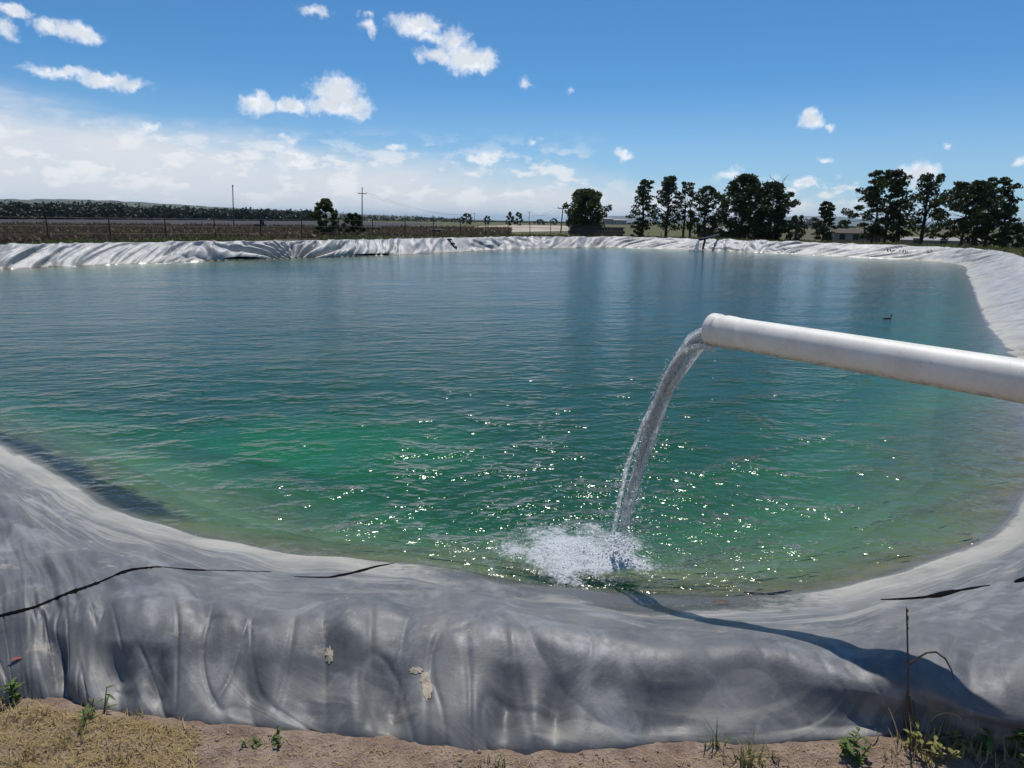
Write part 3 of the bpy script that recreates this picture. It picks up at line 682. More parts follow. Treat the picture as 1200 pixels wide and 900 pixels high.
# crop stalks and weeds between the left bank and the fields; rough grass under the trees on the right
M_stalk = foliage('dry_stalks', (.07, .045, .03), (.19, .13, .075), .2)
M_weed = foliage('green_weeds', (.05, .075, .02), (.16, .20, .06), .3)
M_rough = foliage('rough_grass', (.05, .065, .022), (.17, .165, .06), .3)
def scatter(name, label, n, pxr, dr, size, mt, seed, hmax=.4, clump=0, up=1.2, cond=None):
    rs = np.random.RandomState(seed); px = rs.uniform(*pxr, n); t = rs.uniform(0, 1, n)
    lo, hi = dr; out = []
    d0 = np.array([lo(x) if callable(lo) else lo for x in px]); d1 = np.array([hi(x) if callable(hi) else hi for x in px]); d = d0 * (d1 / d0) ** t
    az = np.array([azel(x, hor(x))[0] for x in px]); X = np.sin(az) * d; Y = np.cos(az) * d
    c = noise2(X * .35, Y * .35, seed) if clump else np.ones(n)
    dp = dist_poly(X, Y, WLL); ok = (c > clump - .45) & (dp > 2.1)
    X, Y, c = X[ok], Y[ok], c[ok]; m = len(X); Z = ground_z(X, Y) + rs.uniform(0, 1, m) ** 1.5 * hmax * (np.clip(c, .2, 1) if clump else 1)
    sz = size * (.5 + .5 * np.hypot(X, Y) / 40)
    V = cards(np.stack([X, Y, Z], 1), 1., rs, up, .22); V = V.reshape(-1, 4, 3); ctr = V.mean(1, keepdims=True); V = ctr + (V - ctr) * sz[:, None, None]
    obj(name, quads_mesh(name, V.reshape(-1, 3), m), mt, None, label, 'vegetation', kind='stuff')
edge = lambda x: float(np.interp(x, [-80, 0, 150, 300, 475, 600, 700], [24, 28, 31, 35, 42, 52, 58]))
scatter('dry_crop', 'brown dry crop stalks filling the field behind the fence', 42000, (-80, 600), (lambda x: edge(x) + 9, lambda x: edge(x) + 150), .24, M_stalk, 81, .45, .25)
scatter('weeds', 'green weeds growing along the top of the left bank', 7000, (-80, 190), (edge, lambda x: edge(x) + 7), .16, M_weed, 82, .42, .45)
scatter('weeds', 'dark low weeds along the bank top in the middle distance', 9000, (170, 680), (lambda x: edge(x) + 1, lambda x: edge(x) + 14), .17, M_rough, 83, .38, .45)
scatter('grass', 'rough green grass under the trees beyond the right far bank', 24000, (690, 1260), (lambda x: float(np.interp(x, [690, 820, 1000, 1150, 1260], [56, 53, 45, 36, 27])), 110), .15, M_rough, 84, .25, .3)

# ------------------------------------------------------------------ fence, poles, wires
M_post = simple('fence_post_wood', (.045, .04, .036), .9, .3, 9)
M_wire = simple('wire_steel', (.05, .05, .05), .5, .2, 9, .5)
def fence():
    P0 = np.array((-22.9, 33.4)); u = np.array((.68, .735)); u /= np.linalg.norm(u)
    root = empty('wire_fence', (P0[0], P0[1], 0), 'thin post and wire fence running along the left bank behind the weeds', 'fence')
    rr = random.Random(3); tops = []
    for k in range(-5, 22):
        p = P0 + u * 2.75 * k; zg = float(ground_z(p[0], p[1])[0]); h = 1.2 + rr.uniform(-.06, .12) + (.3 if k in (0, 9) else 0)
        m = MB(); ln = np.array((rr.uniform(-.04, .04), rr.uniform(-.04, .04))); m.tube([(p[0] - P0[0], p[1] - P0[1], zg - .3), (p[0] - P0[0] + ln[0], p[1] - P0[1] + ln[1], zg + h)], [.034, .028], 7); m.build('post', M_post, root)
        tops.append((p - P0, zg))
    for f in (.35, .75, 1.15):
        m = MB(); m.tube([(p[0], p[1], z + f) for p, z in tops], .006, 4); m.build('wire', M_wire, root)
fence()
M_pole = simple('pole_wood', (.075, .06, .05), .9, .3, 3)
M_ceramic = simple('insulator', (.5, .5, .5), .3, .1, 3)
def pole(label, px, top, dist, arm, name='utility_pole', r=.14, lean=0):
    b = atd(px, hor(px), dist); zt = atd(px, top, dist)[2]; root = empty(name, (b[0], b[1], -.4), label, 'utility pole', 'poles in the fields'); h = zt + .4
    m = MB(); m.tube([(0, 0, -.5), (lean * .5, 0, h * .5), (lean, 0, h)], [r * 1.15, r, r * .8], 9); m.build('pole', M_pole, root, smooth=True)
    if arm:
        m = MB(); m.box((lean, 0, h - arm[1]), (arm[0], .14, .16)); a = m.build('crossarm', M_pole, root)
        for s in (-.45, 0, .45):
            q = MB(); q.tube([(lean + s * arm[0], 0, h - arm[1] + .05), (lean + s * arm[0], 0, h - arm[1] + .34)], [.06, .05], 7); q.build('insulator', M_ceramic, root)
    else:
        q = MB(); q.tube([(lean, 0, h - .1), (lean, 0, h + .35)], [.22, .16], 8); q.build('insulator', M_pole, root)
    return [np.array((b[0] + lean + s * (arm[0] if arm else 0), b[1], -.4 + h - (arm[1] if arm else 0) + .3)) for s in (-.45, .45)]
A1 = pole('tall plain pole without crossarm standing in the dark field on the left', 273, 218.5, 205, None, lean=.6)
A2 = pole('tall pole with a crossarm right of the small tree', 424, 219.5, 190, (2.4, 1.6), lean=.4)
A3 = pole('tee-topped pole left of the rounded willow', 657.5, 243.5, 138, (2.0, .12), lean=.3, r=.12)
A4 = pole('thin far pole at the end of the long wires', 556, 249.5, 470, (2.4, .4))
A5 = pole('thin faint far pole left of the tee-topped one', 620, 248, 400, (2.2, .3), r=.18)
def wires(label, A, B, sag):
    root = empty('overhead_wires', A[0], label, 'wires')
    for a, b in zip(A, B):
        m = MB(); m.tube([a * (1 - t) + b * t - A[0] - np.array((0, 0, sag * 4 * t * (1 - t))) for t in np.linspace(0, 1, 14)], .022, 4); m.build('wire', M_wire, root)
wires('long sagging wires from the crossarm pole to the far fields', A2, A4, 3.)
wires('thin wires between the tee-topped pole and the faint far pole', A3, A5, 2.)

# ------------------------------------------------------------------ buildings and low walls
M_white = simple('white_wall', (.24, .23, .215), .8, .15, 1)
M_roof = simple('red_roof', (.075, .045, .036), .8, .3, 2)
M_grey = simple('grey_block', (.045, .042, .045), .9, .3, 1.5)
M_greyroof = simple('pale_roof', (.27, .265, .26), .7, .15, .8)
M_glass = simple('dark_glass', (.02, .025, .03), .15, .1, 1)
def house(label, px, dist, w, d, h, roof_h, wallm, roofm, wins=2, door=True, rz=0., chim=False, name='house'):
    b = atd(px, hor(px), dist); az = math.atan2(b[0], b[1]); root = empty(name, (b[0], b[1], -.45), label, 'building', None, -az + rz)
    m = MB(); m.box((0, 0, h / 2), (w, d, h)); m.build('wall', wallm, root)
    m = MB(); o = .25
    m.add([(-w / 2 - o, -d / 2 - o, h + .01), (w / 2 + o, -d / 2 - o, h + .01), (w / 2 + o, d / 2 + o, h + .01), (-w / 2 - o, d / 2 + o, h + .01), (-w / 2 - o, 0, h + roof_h), (w / 2 + o, 0, h + roof_h)], [(0, 1, 5, 4), (2, 3, 4, 5), (0, 4, 3), (1, 2, 5), (0, 3, 2, 1)])
    r = m.build('roof', roofm, root)
    if chim: q = MB(); q.box((w * .25, .2, h + roof_h), (.5, .5, .9)); q.build('chimney', wallm, r)
    for i in range(wins):
        x = -w / 2 + w * (i + .6) / (wins + .6); q = MB(); q.box((x, -d / 2 - .03, h * .58), (.9, .09, .95)); f = q.build('window', wallm, root); q = MB(); q.box((x, -d / 2 - .09, h * .58), (.74, .04, .8)); q.build('pane', M_glass, f)
    if door: q = MB(); q.box((w / 2 - .8, -d / 2 - .04, 1.0), (.85, .08, 1.95)); q.build('door', M_roof, root)
house('low white house with red roof half hidden behind the right tree group', 1006, 112, 6.4, 4.5, 1.25, .6, M_white, M_roof, 3, True, .1, True)
house('long low white outbuilding left of the red-roofed house', 988, 118, 5.2, 3, 1.2, .35, M_white, M_greyroof, 2, False, -.1)
house('pale gabled shed seen between the group of four and the big tree', 841, 118, 4.8, 4, 1.1, .8, M_grey, M_greyroof, 0, False, .7)
house('low pale-roofed shed behind the tall open tree', 1098, 108, 8, 4, .55, .35, M_white, M_greyroof, 2, False, .05)
house('low dark shed in the field left of the small tree', 304, 150, 2.4, 2., .8, .25, M_grey, M_grey, 0, True, 0, name='shed')
house('low dark shed in the field right of the crossarm pole', 436, 140, 3., 2., .55, .15, M_grey, M_grey, 0, False, 0, name='shed')
house('small dark shed in the field left of the three-tread ladder', 511, 120, 1.5, 1.5, .55, .15, M_grey, M_grey, 0, False, 0, name='shed')
for i, (px, w, h, lab) in enumerate(((712, 9, 5, 'far pale block left of the slim tiered tree'), (726, 12, 4, 'wide far pale block under the flat blue hill'), (940, 12, 5, 'far grey block right of the low dark bush'), (951, 9, 7, 'taller far grey block left of the small tiered tree'))):
    house(lab, px, 640, w, 8, h, 1.2, M_greyroof, M_greyroof, 3, False, .1 * i, name='far_building')
def low_wall():
    a, b = atd(666, hor(666), 92), atd(733, hor(733), 92); c = (a + b) / 2; L = np.linalg.norm(b - a); rz = math.atan2(b[1] - a[1], b[0] - a[0])
    root = empty('block_wall', (c[0], c[1], -.45), 'low dark block wall in front of the rounded willow', 'wall', None, rz); zt = atd(700, 266, 92)[2] + .45
    n = 18; hh = (zt - .1) / 4
    bw = L / n; me = None
    q = MB(); q.box((0, 0, 0), (bw - .02, .2, hh - .02)); me = q.mesh('block'); me.materials.append(M_grey)
    for r_ in range(4):
        for k in range(n - (r_ % 2)):
            o = obj('block', me, None, root); o.location = (-L / 2 + bw * (k + .5 + .5 * (r_ % 2)), .01 * ((k * 7 + r_) % 3), hh * (r_ + .5))
    q = MB(); q.box((0, 0, zt - .05), (L, .3, .1)); q.build('coping', M_grey, root)
low_wall()

# ------------------------------------------------------------------ ray casting on the liner
bpy.context.view_layer.update()
from mathutils.bvhtree import BVHTree
_bv = BVHTree.FromObject(LINER, bpy.context.evaluated_depsgraph_get())
_gv = BVHTree.FromObject(bpy.data.objects['ground'], bpy.context.evaluated_depsgraph_get())
def hit(px, py, both=True):
    d = Vector(ray(px, py)).normalized(); o = Vector((0, 0, EYE)); best = None
    for bv in (_bv, _gv) if both else (_bv,):
        l, n, _, t = bv.ray_cast(o, d)
        if l is not None and (best is None or t < best[2]): best = (l, n, t)
    return np.array(best[0]), np.array(best[1]) * (1 if best[1].dot(d) < 0 else -1)
def strip(name, pix, w0, mt, lift=.006, wfun=None, n=60, label=None):
    """a raised lip of sheet along a line of pixels on the liner; w0 = width in metres"""
    xs = np.linspace(0, 1, n); px = np.interp(xs, np.linspace(0, 1, len(pix)), [p[0] for p in pix]); py = np.interp(xs, np.linspace(0, 1, len(pix)), [p[1] for p in pix])
    k = np.ones(7) / 7; pys = np.convolve(np.pad(py, 3, 'edge'), k, 'valid'); rows = []
    hs = [hit(a, b, False) for a, b in zip(px, pys)]
    for i, (p, nn) in enumerate(hs):
        t = hs[min(i + 1, n - 1)][0] - hs[max(i - 1, 0)][0]; t /= np.linalg.norm(t) + 1e-9; sd = np.cross(nn, t); sd /= np.linalg.norm(sd) + 1e-9
        w = w0 * (wfun(xs[i]) if wfun else 1) * (1 + .08 * math.sin(i * 1.7) * math.sin(i * .6)); up = nn
        row = []
        for f_, l_ in ((-.5, .0005), (-.42, lift), (0, lift), (.42, lift), (.5, .0005)):
            l, n_, _, _ = _bv.find_nearest(Vector(p + sd * w * f_)); n_ = np.array(n_); n_ = n_ if n_.dot(nn) > 0 else -n_; row.append(np.array(l) + n_ * l_)
        rows.append(row)
    return obj(name, grid_mesh(name, np.array(rows).transpose(1, 0, 2)), mt, LINER, label, smooth=False)
taper = lambda t: max(.12, math.sin(math.pi * min(max(t, .02), .98)) ** .6)
strip('seam_gap', [(-10, 724), (40, 712), (75, 697), (110, 685), (150, 668), (185, 664), (225, 668), (318, 670)], .022, M_black, .002, lambda t: (.45 + .75 * math.sin(math.pi * min(1, t * 1.02)) * (.7 + .5 * math.sin(t * 23)) ) if t < .93 else .25, 110, 'thin black gap of an overlapping seam crossing the near sheet on the left')
strip('seam_gap', [(345, 676), (385, 677), (415, 671), (440, 664), (462, 660)], .03, M_black, .002, taper, 60, 'short black seam gap just right of the long one')
strip('seam_gap', [(1032, 703), (1060, 702), (1085, 700), (1110, 695), (1135, 690), (1160, 686)], .055, M_black, .003, taper, 60, 'black slit in the sheet on the near right shore')
strip('seam_gap', [(872, 694), (900, 697), (928, 692)], .05, M_black, .003, taper, 40, 'short black slit at the water edge right of the splash')
strip('seam_gap', [(1190, 683), (1200, 679), (1225, 672)], .06, M_black, .005, taper, 30)
strip('seam_gap', [(262, 302.7), (285, 301.9), (308, 302.4)], .12, M_black, .02, taper, 30)
strip('seam_gap', [(412, 298.8), (440, 297.8), (462, 297.6)], .10, M_black, .02, taper, 30)
M_mud = simple('dried_mud', (.42, .35, .26), .95, .25, 30)
def mud(pix, rx, ry, seed):
    rs = random.Random(seed); p, nn = hit(*pix, False); a = np.cross(nn, (0, 0, 1)); a /= np.linalg.norm(a); b = np.cross(nn, a); vs = [p + nn * .006]; n = 22
    for k in range(n):
        r = 1 + .35 * math.sin(k * 2.1 + seed) * rs.random(); q = hit(pix[0] + rx * r * math.cos(2 * math.pi * k / n), pix[1] + ry * r * math.sin(2 * math.pi * k / n), False); vs.append(q[0] + q[1] * .002)
    me = bpy.data.meshes.new('mud_patch'); me.from_pydata([tuple(v) for v in vs], [], [(0, k + 1, (k + 1) % n + 1) for k in range(n)]); me.update(); obj('mud_patch', me, M_mud, LINER)
mud((501, 808), 6, 12, 1); mud((488, 786), 8, 4, 2); mud((386, 768), 5, 10, 3); mud((498, 796), 5, 9, 5)

# ------------------------------------------------------------------ the white pipe
def pvc_material():
    m, t, o = mat('white_pvc'); b = t.node('ShaderNodeBsdfPrincipled')
    P = t.node('ShaderNodeNewGeometry').outputs['Position']
    n = t.noise(P, 7, 6, .7); n2 = t.noise(P, 60, 4, .7)
    c = t.mix(t.step(n, .35, .7), (.80, .765, .69), (.68, .64, .56)); c = t.mix(t.m('MULTIPLY', t.step(n2, .6, .74), .6), c, (.33, .28, .22)); c = t.mix(t.m('MULTIPLY', t.step(t.m('ADD', t.sep(P)[2], t.m('MULTIPLY_ADD', n, .05, -.025)), 1.335, 1.305), t.step(t.noise(P, 26, 5, .75), .38, .6, .25, .9)), c, (.27, .21, .14))
    t.put(b.inputs['Base Color'], c); b.inputs['Roughness'].default_value = .52
    t.l.new(b.outputs[0], o.inputs[0]); return m
M_pvc = pvc_material()
MOUTH = np.array((.925, 3.07, 1.372)); PD = np.array((.588, -.809, 0.)); PD /= np.linalg.norm(PD)
def lathe(m, org, ax, prof, n=40):
    """prof: (distance along axis, radius)"""
    ax = np.array(ax, float); a = np.cross(ax, (0, 0, 1)) if abs(ax[2]) < .9 else np.array((1., 0, 0)); a /= np.linalg.norm(a); b = np.cross(ax, a); vs = []
    for s, r in prof: vs += [org + ax * s + r * (a * math.cos(2 * math.pi * k / n) + b * math.sin(2 * math.pi * k / n)) for k in range(n)]
    m.add(vs, [(i * n + k, i * n + (k + 1) % n, (i + 1) * n + (k + 1) % n, (i + 1) * n + k) for i in range(len(prof) - 1) for k in range(n)])
def pipe():
    root = empty('water_pipe', tuple(MOUTH + PD * 3.1 - np.array((0, 0, 1.2))), 'thick white plastic pipe reaching in from the right and pouring water', 'pipe'); bo = np.array(root.location)
    r = .0705; m = MB(); lathe(m, MOUTH - bo, PD, [(.10, r * .93), (.10, r), (.2, r), (1, r), (2, r), (3.0, r)], 48); m.build('tube', M_pvc, root, smooth=True)
    m = MB(); lathe(m, MOUTH - bo, PD, [(.3, r * .86), (.01, r * .90), (.002, r * .91), (0, r * .93), (0, r * 1.05), (.002, r * 1.075), (.006, r * 1.085), (.034, r * 1.085), (.039, r * 1.075), (.043, r * 1.03), (.048, r * 1.02), (.07, r * 1.02), (.078, r * 1.055), (.086, r * 1.06), (.11, r * 1.05), (.15, r * 1.005), (.17, r * 1.0)], 48); m.build('socket', M_pvc, root, smooth=True)
    m = MB(); e = MOUTH - bo + PD * 3.0; pts = [e - PD * .02] + [e + PD * .16 * math.sin(a) + np.array((0, 0, -.16 * (1 - math.cos(a)))) for a in np.linspace(0, math.pi / 2, 9)]; m.tube(pts, r * 1.12, 32); m.build('elbow', M_pvc, root, smooth=True)
    m = MB(); q = pts[-1]; m.tube([q, q - np.array((0, 0, 1.35))], r, 32); m.build('riser', M_pvc, root, smooth=True)
pipe()
# ------------------------------------------------------------------ jet, foam and drops
def jet_material():
    m, t, o = mat('falling_water')
    P = t.node('ShaderNodeNewGeometry').outputs['Position']
    bn = t.node('ShaderNodeBump'); bn.inputs['Distance'].default_value = .02; bn.inputs['Strength'].default_value = .9; t.put(bn.inputs['Height'], t.noise(t.v('MULTIPLY', P, (1, 1, .55)), 55, 3, .6))
    g = t.node('ShaderNodeBsdfGlass'); g.inputs['IOR'].default_value = 1.33; g.inputs['Roughness'].default_value = .06; t.l.new(bn.outputs[0], g.inputs['Normal'])
    tr = t.node('ShaderNodeBsdfTransparent'); df = t.node('ShaderNodeBsdfDiffuse'); df.inputs[0].default_value = (.9, .92, .93, 1); tl = t.node('ShaderNodeBsdfTranslucent'); tl.inputs[0].default_value = (.92, .94, .95, 1)
    gs = t.node('ShaderNodeBsdfGlossy'); gs.inputs['Roughness'].default_value = .2; t.l.new(bn.outputs[0], gs.inputs['Normal'])
    def mx(f, a, b):
        x = t.node('ShaderNodeMixShader'); t.put(x.inputs[0], f); t.l.new(a, x.inputs[1]); t.l.new(b, x.inputs[2]); return x.outputs[0]
    fo = mx(.75, df.outputs[0], tl.outputs[0])
    a = mx(.90, g.outputs[0], tr.outputs[0]); a = mx(.24, a, gs.outputs[0])
    air = t.step(t.noise(t.v('MULTIPLY', P, (1, 1, .5)), 50, 4, .7), .45, .6, .06, .95)
    t.l.new(mx(air, a, fo), o.inputs[0]); return m
M_jet = jet_material()
M_drop, _t, _o = mat('spray_drop')
_g = _t.node('ShaderNodeBsdfPrincipled'); _g.inputs['Base Color'].default_value = (.9, .92, .93, 1); _g.inputs['Roughness'].default_value = .12; _g.inputs['Transmission Weight'].default_value = .45; _g.inputs['IOR'].default_value = 1.33; _t.l.new(_g.outputs[0], _o.inputs[0])
def ico_cloud(name, cent, rad, mt, **kw):
    """many drops joined into one mesh"""
    t = (1 + 5 ** .5) / 2; v = np.array([(-1, t, 0), (1, t, 0), (-1, -t, 0), (1, -t, 0), (0, -1, t), (0, 1, t), (0, -1, -t), (0, 1, -t), (t, 0, -1), (t, 0, 1), (-t, 0, -1), (-t, 0, 1)]); v /= np.linalg.norm(v[0])
    f = np.array([(0, 11, 5), (0, 5, 1), (0, 1, 7), (0, 7, 10), (0, 10, 11), (1, 5, 9), (5, 11, 4), (11, 10, 2), (10, 7, 6), (7, 1, 8), (3, 9, 4), (3, 4, 2), (3, 2, 6), (3, 6, 8), (3, 8, 9), (4, 9, 5), (2, 4, 11), (6, 2, 10), (8, 6, 7), (9, 8, 1)])
    n = len(cent); V = cent[:, None] + v[None] * np.asarray(rad)[:, None, None]; Fc = (f[None] + 12 * np.arange(n)[:, None, None]).reshape(-1, 3)
    me = bpy.data.meshes.new(name); me.vertices.add(n * 12); me.vertices.foreach_set('co', V.astype(np.float32).ravel()); k = len(Fc)
    me.loops.add(k * 3); me.loops.foreach_set('vertex_index', Fc.astype(np.int32).ravel()); me.polygons.add(k); me.polygons.foreach_set('loop_start', np.arange(0, k * 3, 3, dtype=np.int32)); me.polygons.foreach_set('loop_total', np.full(k, 3, np.int32)); me.update(calc_edges=True)
    return obj(name, me, mt, smooth=True, **kw)
JT0 = MOUTH + np.array((0, 0, -.034)); TF = math.sqrt(2 * JT0[2] / 9.81); JV = (SPL[:2] - JT0[:2]) / TF
def jet_at(t): return np.array((JT0[0] + JV[0] * t, JT0[1] + JV[1] * t, JT0[2] - 4.905 * t * t))
def jet():
    rs = np.random.RandomState(5); root = empty('water_jet', tuple(SPL), 'clear arc of water falling from the white pipe into the pond', 'water jet')
    def strand(off_a, off_r, r0, r1, n, seed, t0=-.06, t1=1., nr=120):
        rows = []
        for i in range(nr):
            f = t0 + (t1 - t0) * i / (nr - 1); t = max(f, 0) * TF; p = jet_at(t)
            if f < 0: p = p + PD * (-f) * .9
            a, b = jet_at(t + .004), jet_at(max(t - .004, 0)); tg = a - b; tg /= np.linalg.norm(tg); sx = np.cross(tg, (0, 0, 1)); sx /= np.linalg.norm(sx); sy = np.cross(tg, sx)
            tw = 2.2 * f + seed; c = p + (sx * math.cos(off_a + tw) + sy * math.sin(off_a + tw)) * off_r * (1 + .4 * math.sin(f * 9 + seed))
            th = np.arange(n) * 2 * math.pi / n; r = (r0 * (1 - f) + r1 * f) * (.65 + .35 / (1 + 1.2 * max(f, 0)))
            nz = 1 + (.3 + .75 * max(f, 0)) * .8 * fbm(np.cos(th) * 1.6 + seed * 3, np.sin(th) * 1.6 + f * 16, 91, 3)
            rows.append(c + (sx * np.cos(th)[:, None] + sy * np.sin(th)[:, None] * .82) * (r * nz)[:, None])
        return grid_mesh('strand', np.array(rows), True)
    obj('core', strand(0, 0, .030, .016, 22, 1, t1=.92, nr=190), M_jet, root, smooth=True)
    for k in range(17):
        obj('strand', strand(k * 2.4, .012 + .034 * ((k * .618) % 1), .015 - .003 * (k % 3), .005 + .005 * (k % 3), 9, 10 + k * 1.3, -.04, .6 + .36 * ((k * .37) % 1), 150), M_jet, root, smooth=True)
    n = 1500; t = rs.uniform(.08, 1, n) ** .6; c = np.array([jet_at(q * TF) for q in t]); c += rs.normal(size=(n, 3)) * (.014 + .036 * t[:, None] ** 1.6); c[:, 2] = np.maximum(c[:, 2], .01)
    o = ico_cloud('drops', c, rs.uniform(.0015, .0065, n) * (.5 + .6 * t), M_drop); o.parent = root; o.location = -Vector(SPL); o['kind'] = 'stuff'
    for ch in root.children:
        if ch.name.split('.')[0] in ('core', 'strand'): ch.location = -Vector(SPL)
    # a dribble from the lip of the socket
    m = np.array([MOUTH + np.array((.03, .01, -.09 - .06 * k ** 1.3)) + rs.normal(size=3) * .004 for k in range(9)]); o = ico_cloud('drops', m - SPL, rs.uniform(.004, .007, 9), M_drop); o.parent = root; o['kind'] = 'stuff'
jet()
def foam_material():
    m, t, o = mat('foam'); P = t.node('ShaderNodeNewGeometry').outputs['Position']; z = t.sep(P)[2]
    n = t.noise(P, 15, 8, .72, 2.2); n2 = t.noise(P, 120, 3, .7)
    a = t.node('ShaderNodeAttribute', attribute_name='cover').outputs['Fac']
    al = t.step(t.m('ADD', t.m('ADD', a, t.m('MULTIPLY_ADD', n, 1.5, -.75)), t.m('MULTIPLY_ADD', n2, .6, -.3)), .35, .85)
    d = t.node('ShaderNodeBsdfPrincipled'); d.inputs['Base Color'].default_value = (.86, .88, .89, 1); d.inputs['Roughness'].default_value = .25
    bn = t.node('ShaderNodeBump'); bn.inputs['Distance'].default_value = .02; t.put(bn.inputs['Height'], n2); t.l.new(bn.outputs[0], d.inputs['Normal'])
    tr = t.node('ShaderNodeBsdfTransparent'); x = t.node('ShaderNodeMixShader'); t.put(x.inputs[0], al); t.l.new(tr.outputs[0], x.inputs[1]); t.l.new(d.outputs[0], x.inputs[2]); t.l.new(x.outputs[0], o.inputs[0]); return m
def foam():
    rs = np.random.RandomState(9); c = np.array((.40, 3.44)); N_ = 280; u = np.linspace(-1, 1, N_); X, Y = np.meshgrid(c[0] + u * 1.0, c[1] + u * .8, indexing='ij')
    e1 = np.hypot((X - .38) / .62, (Y - 3.5) / .5); e2 = np.hypot((X - .46) / .27, (Y - 3.40) / .19); wob = .35 * fbm(X * 5, Y * 5, 95, 4)
    cov = np.maximum(1.05 - e1, 1.5 - e2) + wob * .8 + .05; cov = np.clip(cov, 0, 1.3)
    Z = .006 + cov * (.010 + .014 * np.abs(fbm(X * 17, Y * 17, 97, 4))) + np.clip(1 - e2, 0, 1) * .012 * (1 + fbm(X * 25, Y * 25, 98, 3))
    edge = np.clip(np.maximum(np.abs(u)[:, None], np.abs(u)[None, :]) * 4 - 3, 0, 1); cov *= 1 - edge
    me = grid_mesh('splash_foam', np.stack([X, Y, Z], -1)); at = me.attributes.new('cover', 'FLOAT', 'POINT'); at.data.foreach_set('value', cov.astype(np.float32).ravel())
    obj('splash_foam', me, foam_material(), None, 'white churning foam where the jet hits the water', 'foam', kind='stuff', smooth=True)
    n = 1900; r = np.abs(rs.normal(size=n)) * .28; a = rs.uniform(0, 6.283, n); P = np.stack([.42 + np.cos(a) * r * 1.35, 3.44 + np.sin(a) * r, rs.exponential(.022, n) * np.clip(1.2 - r * 2, .15, 1) + .008], 1)
    far = rs.rand(n) < .25; P[far, :2] += rs.normal(size=(far.sum(), 2)) * (.3, .2); P[far, 2] *= .6; keep = P[:, 1] > 3.2
    P = P[keep]; ico_cloud('spray', P, rs.uniform(.0012, .004, len(P)) , M_drop, label='scattered white drops thrown up around the foam', cat='spray', kind='stuff')
foam()

# ------------------------------------------------------------------ things on the far banks and on the water
M_rust = simple('dark_steel', (.035, .03, .028), .6, .3, 5, .3)
def far_outlet():
    a = hit(843, 274.5)[0]; d0 = np.linalg.norm(a[:2]); b = atd(819, 281, 48.2); mid = atd(826.5, 279.5, 48.5); root = empty('outlet_pipe', (mid[0], mid[1], 0), 'dark outlet pipe on a prop pouring into the far corner of the pond', 'pipe'); o = np.array((mid[0], mid[1], 0))
    e = atd(842, 275.3, 51.5); m = MB(); m.tube([e - o, mid - o, b - o], .085, 12); m.build('tube', M_rust, root, smooth=True)
    f = un(822.5, 293.2); m = MB(); m.tube([f - o - np.array((0, 0, .3)), mid - o], .07, 8); m.build('prop', M_rust, root)
    q = [b - o + np.array((0, 0, -.05))]; 
    for k in range(1, 9): t = k / 8 * .36; q.append(b - o + np.array((-.5 * t, -.6 * t, -.05 - 4.9 * t * t)))
    j = obj('water_jet', None, None, None, 'small white fall of water from the far dark pipe', 'water jet'); j.location = root.location
    m = MB(); m.tube(q, [.05 + .012 * k for k in range(9)], 9); m.build('core', M_drop, j, smooth=True)
    rs = np.random.RandomState(3); s = q[-1]; P = np.stack([s[0] + rs.normal(size=160) * .25, s[1] + rs.normal(size=160) * .18, np.abs(rs.normal(size=160)) * .05], 1); k = ico_cloud('splash', P, rs.uniform(.02, .05, 160), M_drop); k.parent = j; k['kind'] = 'stuff'
far_outlet()
def ladder():
    P = [hit(526.5, 281.3, False), hit(529.3, 285.6, False), hit(532.6, 290.2, False)]; base = P[2][0]; root = empty('bank_ladder', tuple(base), 'three dark treads of a short ladder lying on the far liner slope', 'ladder')
    az = math.atan2(base[0], base[1])
    for p, nn in P: m = MB(); m.box(tuple(p - base + nn * .05), (.30, .14, .075), -az); m.build('tread', M_black, root)
    for s in (-.12, .12):
        off = np.array((math.cos(az) * s, -math.sin(az) * s, 0)); m = MB(); m.tube([p - base + nn * .03 + off for p, nn in P], .012, 5); m.build('rail', M_wire, root)
ladder()
M_bird = simple('bird_feathers', (.03, .027, .025), .7, .4, 30); M_bill = simple('bird_bill', (.3, .25, .15), .5, .1, 30)
def bird(px, py, label, L=.26, head=True, rz=0.):
    p = un(px, py); root = empty('water_bird', tuple(p), label, 'bird', None, rz); m = MB()
    prof = [(-.55, .01, .06), (-.48, .05, .055), (-.35, .12, .03), (-.1, .19, .015), (.15, .20, .01), (.35, .14, .02), (.46, .07, .04), (.5, .02, .06)]
    vs = []; n = 14
    for x, r, dz in prof:
        for k in range(n): a = 2 * math.pi * k / n; vs.append((x * L, r * L * math.cos(a), dz * L + r * L * (.75 if math.sin(a) > 0 else .5) * math.sin(a)))
    m.add(vs, [(i * n + k, i * n + (k + 1) % n, (i + 1) * n + (k + 1) % n, (i + 1) * n + k) for i in range(len(prof) - 1) for k in range(n)])
    if head:   # neck and head continue the body
        m.tube([(.36 * L, 0, .05 * L), (.44 * L, 0, .2 * L), (.45 * L, 0, .34 * L), (.47 * L, 0, .42 * L), (.53 * L, 0, .46 * L), (.58 * L, 0, .45 * L)], [.1 * L, .065 * L, .05 * L, .075 * L, .075 * L, .03 * L], 10)
    m.build('body', M_bird, root, smooth=True)
    if head: m = MB(); m.tube([(.57 * L, 0, .455 * L), (.70 * L, 0, .44 * L)], [.025 * L, .006 * L], 7); m.build('bill', M_bill, root, smooth=True)
bird(1039.5, 373.5, 'small dark water bird swimming on the right part of the pond', .19, True, .15)

